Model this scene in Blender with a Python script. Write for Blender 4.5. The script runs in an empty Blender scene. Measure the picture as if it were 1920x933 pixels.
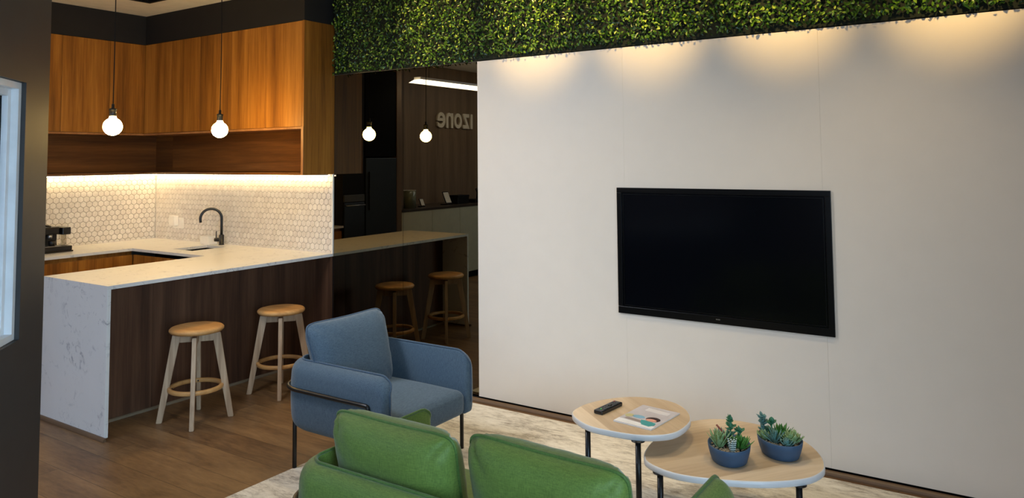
import bpy, bmesh, math, random
from mathutils import Vector, Matrix, noise
PI = math.pi
R = math.radians
scene = bpy.context.scene
COL = scene.collection
rnd = random.Random(7)

# ------------------------------------------------------------------ camera, world, lights, exposure
cam_d = bpy.data.cameras.new('camera')
cam = bpy.data.objects.new('camera', cam_d)
COL.objects.link(cam)
cam_d.sensor_fit = 'HORIZONTAL'
cam_d.sensor_width = 36.0
cam_d.lens = 36.0 * 1414.73 / 1920.0
cam_d.shift_x = 0.0
cam_d.shift_y = -(466.5 - 212.87) / 1920.0
cam_d.clip_start = 0.05
AX = Vector((0.83351648, 0.55242647, -0.00867628))
AY = Vector((0.04029486, -0.04512102, 0.99816853))
AZ = Vector((0.55102323, -0.83233953, -0.05986906))
CAM = Vector((4.031, -4.2513, 1.636))
cam.matrix_world = Matrix(((AX.x, AY.x, AZ.x, CAM.x), (AX.y, AY.y, AZ.y, CAM.y), (AX.z, AY.z, AZ.z, CAM.z), (0, 0, 0, 1)))
scene.camera = cam

world = bpy.data.worlds.new('world')
scene.world = world
world.use_nodes = True
world.node_tree.nodes['Background'].inputs[0].default_value = (0.7, 0.72, 0.8, 1)
world.node_tree.nodes['Background'].inputs[1].default_value = 0.1

WARM = (1.0, 0.70, 0.32)
WARMER = (1.0, 0.66, 0.28)
COOL = (0.60, 0.76, 1.0)
NEUTRAL = (1.0, 0.93, 0.86)


def lamp(name, kind, loc, energy, color, aim=None, size=None, size_y=None, spot=None, blend=0.5, radius=0.03):
    d = bpy.data.lights.new(name, kind)
    d.energy = energy
    d.color = color
    if kind == 'AREA':
        d.shape = 'RECTANGLE'
        d.size = size
        d.size_y = size_y
    else:
        d.shadow_soft_size = radius
    if kind == 'SPOT':
        d.spot_size = spot
        d.spot_blend = blend
    o = bpy.data.objects.new(name, d)
    COL.objects.link(o)
    o.location = loc
    if aim is not None:
        o.rotation_euler = (Vector(aim) - Vector(loc)).to_track_quat('-Z', 'Y').to_euler()
    return o


# daylight through the big window at the back right of the room
lamp('daylight_back', 'AREA', (3.9, -6.93, 1.55), 14, COOL, aim=(3.4, 0, 0.9), size=3.2, size_y=2.0)
# daylight from the side window right of the lounge
side = lamp('daylight_side', 'AREA', (5.93, -4.2, 1.5), 52, (0.50, 0.76, 1.0), aim=(3.0, -2.5, 0.75), size=2.4, size_y=1.6)
side.data.spread = R(80)
# white hall lighting on the left, and an unseen fill added to brighten the panels' left
lamp('hall_light', 'AREA', (-0.6, -5.2, 2.95), 66, (0.55, 0.68, 1.0), aim=(-0.6, -5.0, 0), size=2.2, size_y=1.0)
aisle = lamp('aisle_fill', 'AREA', (0.5, -2.3, 2.96), 31, (0.86, 0.91, 1.0), aim=(1.45, 0, 0.6), size=0.6, size_y=1.2)
aisle.data.spread = R(95)
# row of warm spotlights washing the hedge and the white panels
for i, sx in enumerate((0.62, 1.43, 2.23, 3.03, 3.83, 4.63)):
    lamp('wall_wash_spot', 'SPOT', (sx, -0.85, 2.96), 46 if sx < 1 else 74, (1.0, 0.66, 0.24), aim=(sx, 0, 2.60), spot=R(57), blend=0.8, radius=0.03)
# warm ceiling downlights over the lounge
for (dx, dy, de) in ((1.1, -0.85, 20), (2.3, -0.85, 26), (3.5, -0.85, 42)):
    lamp('lounge_downlight', 'SPOT', (dx, dy, 2.96), de, (1.0, 0.78, 0.46), aim=(dx, dy - 0.05, 0), spot=R(108), blend=0.8, radius=0.05)
# narrow warm downlights close to the panels, lighting the rug and the tables
for (dx, dy) in ((1.45, -0.6), (2.45, -0.6)):
    lamp('rug_downlight', 'SPOT', (dx, dy, 2.96), 42, (1.0, 0.82, 0.52), aim=(dx + 0.05, dy - 0.12, 0), spot=R(46), blend=0.8, radius=0.05)

scene.view_settings.view_transform = 'Standard'
scene.view_settings.look = 'None'
scene.view_settings.gamma = 1.0
scene.view_settings.use_curve_mapping = False
scene.view_settings.exposure = 0.0
try:
    scene.cycles.max_bounces = 10
    scene.cycles.diffuse_bounces = 5
    scene.cycles.glossy_bounces = 5
    scene.cycles.use_denoising = True
except Exception:
    pass


# ------------------------------------------------------------------ helpers
def lin(r, g, b):
    def f(c):
        c /= 255.0
        return c / 12.92 if c <= 0.04045 else ((c + 0.055) / 1.055) ** 2.4
    return (f(r), f(g), f(b), 1.0)


class NT:
    def __init__(self, name):
        self.m = bpy.data.materials.new(name)
        self.m.use_nodes = True
        self.t = self.m.node_tree
        self.b = self.t.nodes['Principled BSDF']

    def n(self, typ, **kw):
        nd = self.t.nodes.new(typ)
        for k, v in kw.items():
            setattr(nd, k, v)
        return nd

    def l(self, a, b):
        self.t.links.new(a, b)

    def set(self, **kw):
        for k, v in kw.items():
            self.b.inputs[k.replace('_', ' ')].default_value = v

    def coords(self, scale=(1, 1, 1), rand=0.0, rot=(0, 0, 0)):
        tc = self.n('ShaderNodeTexCoord')
        mp = self.n('ShaderNodeMapping')
        mp.inputs['Scale'].default_value = scale
        mp.inputs['Rotation'].default_value = rot
        self.l(tc.outputs['Object'], mp.inputs['Vector'])
        if rand:
            oi = self.n('ShaderNodeObjectInfo')
            ma = self.n('ShaderNodeMath', operation='MULTIPLY')
            ma.inputs[1].default_value = rand
            self.l(oi.outputs['Random'], ma.inputs[0])
            self.l(ma.outputs[0], mp.inputs['Location'])
        return mp.outputs['Vector']

    def noise(self, vec, scale, detail=4, rough=0.55, dist=0.0):
        nd = self.n('ShaderNodeTexNoise')
        nd.inputs['Scale'].default_value = scale
        nd.inputs['Detail'].default_value = detail
        nd.inputs['Roughness'].default_value = rough
        nd.inputs['Distortion'].default_value = dist
        self.l(vec, nd.inputs['Vector'])
        return nd.outputs['Fac']

    def ramp(self, fac, stops, interp='LINEAR'):
        r = self.n('ShaderNodeValToRGB')
        r.color_ramp.interpolation = interp
        el = r.color_ramp.elements
        while len(el) > 1:
            el.remove(el[-1])
        el[0].position = stops[0][0]
        el[0].color = stops[0][1]
        for p, c in stops[1:]:
            e = el.new(p)
            e.color = c
        self.l(fac, r.inputs['Fac'])
        return r.outputs['Color']

    def mix(self, fac, a, b, mode='MIX'):
        x = self.n('ShaderNodeMix', data_type='RGBA', blend_type=mode)
        for sock, v in ((x.inputs[0], fac), (x.inputs[6], a), (x.inputs[7], b)):
            if hasattr(v, 'is_linked'):
                self.l(v, sock)
            else:
                sock.default_value = v
        return x.outputs[2]

    def math(self, op, a, b=0.0):
        x = self.n('ShaderNodeMath', operation=op)
        for sock, v in ((x.inputs[0], a), (x.inputs[1], b)):
            if hasattr(v, 'is_linked'):
                self.l(v, sock)
            else:
                sock.default_value = v
        return x.outputs[0]

    def color(self, sock):
        self.l(sock, self.b.inputs['Base Color'])

    def bump(self, h, strength=0.2, dist=0.01):
        bp = self.n('ShaderNodeBump')
        bp.inputs['Strength'].default_value = strength
        bp.inputs['Distance'].default_value = dist
        self.l(h, bp.inputs['Height'])
        self.l(bp.outputs['Normal'], self.b.inputs['Normal'])


def plain(name, rgb, rough=0.5, metal=0.0, spec=0.5, var=0.06):
    t = NT(name)
    t.set(Roughness=rough, Metallic=metal)
    t.b.inputs['Specular IOR Level'].default_value = spec
    f = t.noise(t.coords(), 9.0, 3)
    a = tuple(c * (1 - var) for c in rgb[:3]) + (1,)
    b = tuple(min(1, c * (1 + var)) for c in rgb[:3]) + (1,)
    t.color(t.ramp(f, [(0.3, a), (0.7, b)]))
    return t.m


def emit(name, rgb, strength):
    t = NT(name)
    t.b.inputs['Base Color'].default_value = (0.8, 0.8, 0.8, 1)
    t.b.inputs['Emission Color'].default_value = rgb
    t.b.inputs['Emission Strength'].default_value = strength
    return t.m


def wood(name, axis, dark, mid, light, rough=0.42, band=9.0, fine=60.0, rand=6.0, bands=True):
    t = NT(name)
    s = [1.0, 1.0, 1.0]
    s['xyz'.index(axis)] = 0.045
    v = t.coords(tuple(s), rand)
    big = t.noise(v, band, 2, 0.5, 0.3)
    fin = t.noise(v, fine, 5, 0.65, 0.2)
    f = t.math('ADD', t.math('MULTIPLY', big, 0.62), t.math('MULTIPLY', fin, 0.38))
    t.color(t.ramp(f, [(0.32, dark), (0.5, mid), (0.68, light)]))
    t.set(Roughness=rough)
    t.b.inputs['Specular IOR Level'].default_value = 0.3
    t.bump(fin, 0.06, 0.004)
    return t.m


def fabric(name, c1, c2, scale=420.0, slub=True):
    t = NT(name)
    v = t.coords()
    w1 = t.noise(t.coords((1, 1, 0.12)), scale, 2, 0.6)
    w2 = t.noise(t.coords((0.12, 0.3, 1)), scale, 2, 0.6)
    f = t.math('ADD', t.math('MULTIPLY', w1, 0.5), t.math('MULTIPLY', w2, 0.5))
    sl = t.noise(t.coords((1, 1, 9)), 60, 3, 0.6)
    sv = t.noise(t.coords((7, 7, 0.6)), 60, 3, 0.6)
    f2 = t.math('ADD', t.math('MULTIPLY', f, 0.6), t.math('ADD', t.math('MULTIPLY', sl, 0.2), t.math('MULTIPLY', sv, 0.2)))
    t.color(t.ramp(f2, [(0.36, c1), (0.64, c2)]))
    t.set(Roughness=0.85 if 'green' not in name else 0.6)
    t.b.inputs['Specular IOR Level'].default_value = 0.2 if 'green' not in name else 0.35
    t.b.inputs['Sheen Weight'].default_value = 0.25
    t.b.inputs['Sheen Roughness'].default_value = 0.4
    t.bump(f, 0.25, 0.002)
    return t.m


# ------------------------------------------------------------------ materials
M = {}
W_D, W_M, W_L = lin(104, 63, 22), lin(158, 100, 35), lin(194, 132, 54)
M['walnut_v'] = wood('walnut_upright', 'z', W_D, W_M, W_L)
M['walnut_y'] = wood('walnut_level', 'y', W_D, W_M, W_L)
M['walnut_x'] = wood('walnut_lengthwise', 'x', W_D, W_M, W_L)
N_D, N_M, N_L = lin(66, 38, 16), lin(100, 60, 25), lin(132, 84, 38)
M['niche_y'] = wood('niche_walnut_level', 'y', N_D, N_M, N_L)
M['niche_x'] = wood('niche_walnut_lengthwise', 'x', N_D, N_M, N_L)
M['walnut_edge'] = wood('walnut_edge', 'z', lin(140, 92, 54), lin(165, 112, 66), lin(185, 132, 84))
M['bar_wood'] = wood('bar_walnut', 'z', lin(58, 38, 27), lin(84, 56, 40), lin(108, 76, 55), rough=0.5, band=11)
M['sign_wood'] = wood('hall_wood', 'z', lin(92, 74, 58), lin(112, 92, 73), lin(130, 109, 88), rough=0.5, band=7)
M['stool_seat'] = wood('oak_seat', 'y', lin(176, 128, 74), lin(200, 150, 92), lin(218, 172, 112), rough=0.4, band=16)
M['stool_leg'] = wood('oak_leg', 'z', lin(160, 132, 104), lin(184, 156, 126), lin(202, 176, 146), rough=0.5, band=40)
M['charcoal'] = plain('charcoal_paint', lin(38, 36, 35), 0.65, spec=0.25)
M['dark_wall'] = plain('dark_wall_paint', lin(58, 58, 59), 0.5)
M['ceil'] = plain('ceiling_paint', lin(232, 228, 220), 0.8)
M['wallpaint'] = plain('wall_paint', lin(196, 190, 182), 0.7)
M['wall_dim'] = plain('grey_wall_paint', lin(120, 116, 112), 0.7)
M['panel'] = plain('white_panel', lin(224, 216, 206), 0.42, spec=0.35, var=0.012)
M['black_metal'] = plain('black_metal', lin(16, 16, 18), 0.32, spec=0.5)
M['black_plastic'] = plain('black_plastic', lin(14, 14, 16), 0.3)
M['black_matte'] = plain('black_matte', lin(20, 20, 22), 0.7, spec=0.2)
M['tv_black'] = plain('television_black', lin(6, 7, 9), 0.3, spec=0.25)
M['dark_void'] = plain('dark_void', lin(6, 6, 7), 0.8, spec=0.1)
M['white_frame'] = plain('white_window_frame', lin(240, 243, 246), 0.4)
M['white_plastic'] = plain('white_plastic', lin(240, 236, 228), 0.35)
M['cream'] = plain('cream_laminate', lin(196, 194, 170), 0.5)
M['fridge'] = plain('dark_steel', lin(34, 40, 44), 0.4, metal=0.2)
M['grey_dark'] = plain('grey_appliance', lin(74, 74, 74), 0.4)
M['steel'] = plain('steel', lin(170, 170, 170), 0.3, metal=0.9)
M['grey_letter'] = plain('grey_lettering', lin(215, 205, 190), 0.5)
M['planter'] = plain('blue_grey_planter', lin(54, 82, 112), 0.6, var=0.12)
M['pebble'] = plain('pebbles', lin(190, 165, 130), 0.8, var=0.5)
M['soil'] = plain('soil', lin(45, 38, 30), 0.9, var=0.4)
M['trim'] = plain('brown_trim', lin(104, 80, 58), 0.5)
M['trim_grey'] = plain('grey_trim', lin(122, 108, 88), 0.5)
M['table_edge'] = plain('pale_laminate_edge', lin(218, 218, 220), 0.35, var=0.03)
M['oak_band'] = M['table_edge']

# floor boards running along x
t = NT('floor_boards')
tc = t.n('ShaderNodeTexCoord')
br = t.n('ShaderNodeTexBrick')
br.offset = 0.37
br.inputs['Scale'].default_value = 1.0
br.inputs['Brick Width'].default_value = 1.9
br.inputs['Row Height'].default_value = 0.21
br.inputs['Mortar Size'].default_value = 0.0012
br.inputs['Mortar Smooth'].default_value = 0.1
br.inputs['Bias'].default_value = 0.0
br.inputs['Color1'].default_value = (0, 0, 0, 1)
br.inputs['Color2'].default_value = (1, 1, 1, 1)
br.inputs['Mortar'].default_value = (0.0, 0.0, 0.0, 1)
mb = t.n('ShaderNodeMapping')
mb.inputs['Location'].default_value = (0.3, 0.04, 0)
t.l(tc.outputs['Object'], mb.inputs['Vector'])
t.l(mb.outputs['Vector'], br.inputs['Vector'])
va = t.n('ShaderNodeVectorMath', operation='MULTIPLY_ADD')
va.inputs[1].default_value = (3.0, 7.0, 5.0)
t.l(br.outputs['Color'], va.inputs[0])
mp = t.n('ShaderNodeMapping')
mp.inputs['Scale'].default_value = (0.2, 1, 1)
t.l(tc.outputs['Object'], mp.inputs['Vector'])
t.l(mp.outputs['Vector'], va.inputs[2])
g1 = t.noise(va.outputs[0], 9, 4, 0.62, 1.0)
g2 = t.noise(va.outputs[0], 60, 5, 0.6, 0.2)
kn = t.noise(va.outputs[0], 5, 2, 0.5, 0.3)
f = t.math('ADD', t.math('MULTIPLY', g1, 0.45), t.math('MULTIPLY', g2, 0.25))
f = t.math('ADD', f, t.math('MULTIPLY', br.outputs['Color'], 0.07))
f = t.math('ADD', f, t.math('MULTIPLY', kn, 0.22))
cc = t.ramp(f, [(0.30, lin(64, 46, 32)), (0.42, lin(102, 75, 50)), (0.56, lin(132, 101, 67)), (0.72, lin(158, 125, 86))])
cc = t.mix(t.math('SUBTRACT', 1.0, br.outputs['Fac']), lin(52, 36, 25), cc)
t.color(cc)
t.set(Roughness=0.42)
t.b.inputs['Specular IOR Level'].default_value = 0.35
t.bump(g2, 0.08, 0.004)
M['floor'] = t.m

# distressed rug
t = NT('distressed_rug')
v1 = t.coords((0.32, 1, 1))
a = t.noise(v1, 9, 6, 0.7, 0.6)
b = t.noise(v1, 46, 5, 0.7, 0.4)
c = t.noise(t.coords(), 1.3, 2, 0.5)
d = t.noise(t.coords(), 210, 2, 0.6)
f = t.math('ADD', t.math('MULTIPLY', a, 0.42), t.math('MULTIPLY', b, 0.36))
f = t.math('ADD', f, t.math('MULTIPLY', c, 0.14))
f = t.math('ADD', f, t.math('MULTIPLY', d, 0.08))
t.color(t.ramp(f, [(0.36, lin(128, 118, 106)), (0.44, lin(180, 170, 154)), (0.51, lin(218, 209, 192)), (0.62, lin(238, 231, 216))]))
t.set(Roughness=0.95)
t.b.inputs['Specular IOR Level'].default_value = 0.1
t.bump(t.math('ADD', b, d), 0.5, 0.006)
M['rug'] = t.m

# quartz worktop
t = NT('white_quartz')
v = t.coords()
n1 = t.noise(v, 13, 6, 0.72, 1.2)
n2 = t.noise(v, 2.6, 2, 0.5)
sp = t.math('MULTIPLY', t.ramp(n1, [(0.55, (0, 0, 0, 1)), (0.66, (1, 1, 1, 1))]), t.ramp(n2, [(0.38, (0, 0, 0, 1)), (0.56, (1, 1, 1, 1))]))
col = t.mix(t.math('MULTIPLY', sp, 0.75), lin(228, 226, 222), lin(140, 140, 146))
cl = t.noise(v, 5, 4, 0.6)
col = t.mix(t.math('MULTIPLY', cl, 0.22), col, lin(196, 194, 192))
t.color(col)
t.set(Roughness=0.28)
M['quartz'] = t.m

# marble hexagon tile (one value per tile comes from the mesh)
t = NT('marble_hex_tile')
at = t.n('ShaderNodeAttribute')
at.attribute_name = 'tint'
va = t.n('ShaderNodeVectorMath', operation='MULTIPLY_ADD')
va.inputs[1].default_value = (9, 9, 9)
t.l(at.outputs['Vector'], va.inputs[0])
t.l(t.coords(), va.inputs[2])
ve = t.noise(va.outputs[0], 11, 5, 0.6, 1.5)
vein = t.ramp(ve, [(0.44, (0, 0, 0, 1)), (0.5, (1, 1, 1, 1)), (0.56, (0, 0, 0, 1))])
base = t.ramp(at.outputs['Fac'], [(0.0, lin(222, 214, 204)), (1.0, lin(234, 228, 219))])
t.color(t.mix(t.math('MULTIPLY', vein, 0.25), base, lin(165, 155, 146)))
t.set(Roughness=0.35)
M['tile'] = t.m
M['grout'] = plain('grey_grout', lin(118, 104, 88), 0.9)

M['blue'] = fabric('blue_grey_fabric', lin(58, 74, 90), lin(92, 110, 124))
M['blue_pipe'] = fabric('blue_grey_piping', lin(52, 68, 86), lin(80, 98, 116))
M['green_pipe'] = fabric('green_piping', lin(56, 84, 34), lin(88, 120, 56), scale=330)
M['green'] = fabric('green_linen', lin(74, 98, 38), lin(110, 136, 60), scale=330)

# smoked mirror
t = NT('smoked_mirror')
t.b.inputs['Base Color'].default_value = (0.2, 0.175, 0.12, 1)
t.set(Metallic=1.0, Roughness=0.0)
M['mirror'] = t.m

t = NT('screen_glass')
t.b.inputs['Base Color'].default_value = (0.001, 0.0014, 0.003, 1)
t.set(Roughness=0.16)
t.b.inputs['Specular IOR Level'].default_value = 0.3
M['screen'] = t.m

t = NT('clear_glass')
t.b.inputs['Base Color'].default_value = (0.92, 0.96, 1.0, 1)
t.set(Roughness=0.02, IOR=1.1)
t.b.inputs['Transmission Weight'].default_value = 1.0
M['glass'] = t.m

# table top oak: boards of the veneer run at a different angle on each table
def table_oak(name, ang, off):
    t = NT(name)
    v = t.coords((1, 1, 1), 0, (0, 0, R(-ang)))
    bk = t.n('ShaderNodeTexBrick')
    bk.offset = 0.5
    bk.inputs['Scale'].default_value = 1.0
    bk.inputs['Brick Width'].default_value = 3.0
    bk.inputs['Row Height'].default_value = 0.15
    bk.inputs['Mortar Size'].default_value = 0.0
    bk.inputs['Color1'].default_value = (0, 0, 0, 1)
    bk.inputs['Color2'].default_value = (1, 1, 1, 1)
    m0 = t.n('ShaderNodeMapping')
    m0.inputs['Location'].default_value = (0.4, off, 0)
    t.l(v, m0.inputs['Vector'])
    t.l(m0.outputs['Vector'], bk.inputs['Vector'])
    mp2 = t.n('ShaderNodeMapping')
    mp2.inputs['Scale'].default_value = (0.06, 1, 1)
    t.l(v, mp2.inputs['Vector'])
    g = t.noise(mp2.outputs['Vector'], 42, 5, 0.6, 0.4)
    g0 = t.noise(mp2.outputs['Vector'], 14, 2, 0.5, 0.2)
    f = t.math('ADD', t.math('MULTIPLY', g, 0.4), t.math('MULTIPLY', bk.outputs['Color'], 0.3))
    f = t.math('ADD', f, t.math('MULTIPLY', g0, 0.3))
    t.color(t.ramp(f, [(0.28, lin(188, 162, 130)), (0.48, lin(208, 184, 152)), (0.7, lin(230, 208, 178))]))
    t.set(Roughness=0.4)
    return t.m


M['oak_small'] = table_oak('oak_veneer_falling', -39, 0.03)
M['oak_wide'] = table_oak('oak_veneer_rising', 55, 0.05)

# hedge leaves, each leaf carries a tint, part random, part shade painted by depth
t = NT('hedge_leaf')
at = t.n('ShaderNodeAttribute')
at.attribute_name = 'tint'
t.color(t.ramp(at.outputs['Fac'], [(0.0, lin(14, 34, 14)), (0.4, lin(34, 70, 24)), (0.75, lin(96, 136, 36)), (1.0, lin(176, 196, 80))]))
t.set(Roughness=0.32)
t.b.inputs['Specular IOR Level'].default_value = 0.5
M['leaf'] = t.m
M['hedge_back'] = plain('hedge_backing', lin(16, 26, 14), 0.9)


def leafmat(name, c1, c2, rough=0.5):
    t = NT(name)
    f = t.noise(t.coords(), 60, 3)
    t.color(t.ramp(f, [(0.35, c1), (0.65, c2)]))
    t.set(Roughness=rough)
    return t.m


M['s_blue'] = leafmat('succulent_blue_green', lin(74, 118, 112), lin(112, 150, 142))
M['s_jade'] = leafmat('succulent_jade', lin(36, 96, 66), lin(70, 132, 92))
M['s_pale'] = leafmat('succulent_pale', lin(110, 142, 92), lin(158, 180, 128))
M['s_green'] = leafmat('succulent_green', lin(44, 104, 36), lin(84, 140, 58))
M['s_red'] = leafmat('succulent_red', lin(110, 46, 42), lin(140, 72, 60))
t = NT('zebra_succulent')
wv = t.n('ShaderNodeTexWave', bands_direction='Z')
wv.inputs['Scale'].default_value = 38
wv.inputs['Distortion'].default_value = 1.0
t.l(t.coords(), wv.inputs['Vector'])
t.color(t.ramp(wv.outputs['Fac'], [(0.45, lin(28, 70, 66)), (0.6, lin(225, 232, 225))]))
M['s_zebra'] = t.m

M['bulb'] = emit('glowing_bulb', (1.0, 0.66, 0.22, 1), 108)
M['led'] = emit('led_strip', (1.0, 0.75, 0.39, 1), 36)
M['tube_light'] = emit('linear_light', (1.0, 0.95, 0.86, 1), 14)
M['panel_lamp'] = emit('downlight_lens', (1.0, 0.85, 0.6, 1), 12)
M['day'] = emit('daylight_sky', (0.62, 0.78, 1.0, 1), 1.2)


# ------------------------------------------------------------------ mesh tools
def box(bm, x0, x1, y0, y1, z0, z1, bev=0.0, seg=2, rot=None, mat=0):
    g = bmesh.ops.create_cube(bm, size=1.0)
    vs = g['verts']
    bmesh.ops.scale(bm, vec=(x1 - x0, y1 - y0, z1 - z0), verts=vs)
    c = Vector(((x0 + x1) / 2, (y0 + y1) / 2, (z0 + z1) / 2))
    fs = set(f for v in vs for f in v.link_faces)
    for f in fs:
        f.material_index = mat
    if bev > 0:
        es = list(set(e for v in vs for e in v.link_edges))
        r = bmesh.ops.bevel(bm, geom=es, offset=bev, segments=seg, profile=0.5, affect='EDGES', material=-1)
        vs = list(set(v for f in r['faces'] for v in f.verts) | set(v for v in vs if v.is_valid))
    if rot is not None:
        for v in vs:
            v.co = rot @ v.co
    for v in vs:
        v.co += c
    return vs


def tube(bm, pts, r, n=10, closed=False, caps=True, mat=0):
    pts = [Vector(p) for p in pts]
    m = len(pts)
    rings = []
    up = None
    for i, p in enumerate(pts):
        if closed:
            tg = (pts[(i + 1) % m] - pts[i - 1]).normalized()
        else:
            tg = (pts[min(i + 1, m - 1)] - pts[max(i - 1, 0)]).normalized()
        if up is None:
            up = Vector((0, 0, 1)) if abs(tg.z) < 0.9 else Vector((1, 0, 0))
        sd = tg.cross(up)
        if sd.length < 1e-6:
            sd = tg.orthogonal()
        sd.normalize()
        up = sd.cross(tg).normalized()
        rr = r[i] if isinstance(r, (list, tuple)) else r
        rings.append([bm.verts.new(p + (sd * math.cos(k * 2 * PI / n) + up * math.sin(k * 2 * PI / n)) * rr) for k in range(n)])
    cnt = m if closed else m - 1
    for i in range(cnt):
        a, b = rings[i], rings[(i + 1) % m]
        for k in range(n):
            f = bm.faces.new((a[k], a[(k + 1) % n], b[(k + 1) % n], b[k]))
            f.smooth = True
            f.material_index = mat
    if caps and not closed:
        bm.faces.new(list(reversed(rings[0]))).material_index = mat
        bm.faces.new(rings[-1]).material_index = mat


def lathe(bm, prof, n=32, c=(0, 0, 0), mat=0, sx=1.0, sy=1.0, smooth=True):
    rings = []
    for (r, z) in prof:
        if r < 1e-6:
            rings.append([bm.verts.new((c[0], c[1], c[2] + z))])
        else:
            rings.append([bm.verts.new((c[0] + r * sx * math.cos(k * 2 * PI / n), c[1] + r * sy * math.sin(k * 2 * PI / n), c[2] + z)) for k in range(n)])
    for a, b in zip(rings[:-1], rings[1:]):
        for k in range(n):
            q = [a[0] if len(a) == 1 else a[k], a[0] if len(a) == 1 else a[(k + 1) % n], b[0] if len(b) == 1 else b[(k + 1) % n], b[0] if len(b) == 1 else b[k]]
            q2 = []
            for v in q:
                if v not in q2:
                    q2.append(v)
            if len(q2) >= 3:
                f = bm.faces.new(q2)
                f.smooth = smooth
                f.material_index = mat


def arc(c, r, a0, a1, n, ax=(1, 0, 0), ay=(0, 0, 1)):
    c, ax, ay = Vector(c), Vector(ax), Vector(ay)
    return [c + (ax * math.cos(a0 + (a1 - a0) * i / n) + ay * math.sin(a0 + (a1 - a0) * i / n)) * r for i in range(n + 1)]


def obj(name, bm, mats, parent=None, loc=None, smooth=None, fix=True):
    me = bpy.data.meshes.new(name)
    if fix:
        bmesh.ops.recalc_face_normals(bm, faces=bm.faces[:])
    if smooth is not None:
        for f in bm.faces:
            f.smooth = smooth
    bm.to_mesh(me)
    bm.free()
    for m_ in (mats if isinstance(mats, (list, tuple)) else [mats]):
        me.materials.append(m_)
    o = bpy.data.objects.new(name, me)
    COL.objects.link(o)
    if loc is not None:
        o.location = loc
    if parent is not None:
        o.parent = parent
    return o


def tag(o, label, cat, group=None):
    o['label'] = label
    o['category'] = cat
    if group:
        o['group'] = group
    return o


def thing(name, label, cat, loc=(0, 0, 0), rz=0.0, group=None):
    o = bpy.data.objects.new(name, None)
    o.empty_display_size = 0.1
    COL.objects.link(o)
    o.location = loc
    o.rotation_euler = (0, 0, rz)
    return tag(o, label, cat, group)


def struct(name, bm, mats):
    o = obj(name, bm, mats)
    o['kind'] = 'structure'
    return o


def B(*a, **k):
    bm = bmesh.new()
    box(bm, *a, **k)
    return bm


def dup(root, loc, rz, label):
    r = root.copy()
    COL.objects.link(r)
    r.location = loc
    r.rotation_euler = (0, 0, rz)
    r['label'] = label
    for ch in list(root.children):
        c_ = ch.copy()
        COL.objects.link(c_)
        c_.parent = r
        for g_ in ch.children:
            d_ = g_.copy()
            COL.objects.link(d_)
            d_.parent = c_
    return r


# ------------------------------------------------------------------ the room shell
XL = -2.96          # left wall
CZ = 2.99           # ceiling
XR, YB = 6.0, -7.0
struct('floor', B(XL - 0.2, XR + 0.2, YB - 0.2, 0.2, -0.1, 0.0), M['floor'])
struct('wall_left', B(XL - 0.15, XL, YB, 0.0, 0, CZ), M['wall_dim'])
struct('wall_back', B(XL - 0.15, XR + 0.15, 0.0, 0.15, 0, CZ), M['black_matte'])

bm = bmesh.new()   # right wall with a window opening
box(bm, XR, XR + 0.15, YB, -5.5, 0, CZ)
box(bm, XR, XR + 0.15, -2.9, 0.0, 0, CZ)
box(bm, XR, XR + 0.15, -5.5, -2.9, 0, 0.6)
box(bm, XR, XR + 0.15, -5.5, -2.9, 2.4, CZ)
struct('wall_right', bm, M['wall_dim'])
bm = bmesh.new()   # wall behind the camera with a wide window opening
box(bm, XL - 0.15, 2.3, YB - 0.15, YB, 0, CZ)
box(bm, 5.5, XR + 0.15, YB - 0.15, YB, 0, CZ)
box(bm, 2.3, 5.5, YB - 0.15, YB, 0, 0.55)
box(bm, 2.3, 5.5, YB - 0.15, YB, 2.55, CZ)
struct('wall_front', bm, M['wall_dim'])


def window_at(name, x0, x1, y0, y1, z0, z1, along):
    bm = bmesh.new()
    w = 0.06
    if along == 'x':
        for (a, b_) in ((x0, x0 + w), ((x0 + x1) / 2 - w / 2, (x0 + x1) / 2 + w / 2), (x1 - w, x1)):
            box(bm, a, b_, y0, y1, z0 + w, z1 - w)
        box(bm, x0, x1, y0, y1, z0, z0 + w)
        box(bm, x0, x1, y0, y1, z1 - w, z1)
        g = B(x0 + w, x1 - w, (y0 + y1) / 2 - 0.004, (y0 + y1) / 2 + 0.004, z0 + w, z1 - w)
    else:
        for (a, b_) in ((y0, y0 + w), ((y0 + y1) / 2 - w / 2, (y0 + y1) / 2 + w / 2), (y1 - w, y1)):
            box(bm, x0, x1, a, b_, z0 + w, z1 - w)
        box(bm, x0, x1, y0, y1, z0, z0 + w)
        box(bm, x0, x1, y0, y1, z1 - w, z1)
        g = B((x0 + x1) / 2 - 0.004, (x0 + x1) / 2 + 0.004, y0 + w, y1 - w, z0 + w, z1 - w)
    o = struct(name, bm, M['white_frame'])
    obj('pane', g, M['day'], o)
    return o


window_at('window_2', 2.3, 5.5, YB - 0.12, YB - 0.04, 0.55, 2.55, 'x')
window_at('window_3', XR + 0.04, XR + 0.12, -5.5, -2.9, 0.6, 2.4, 'y')

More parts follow.
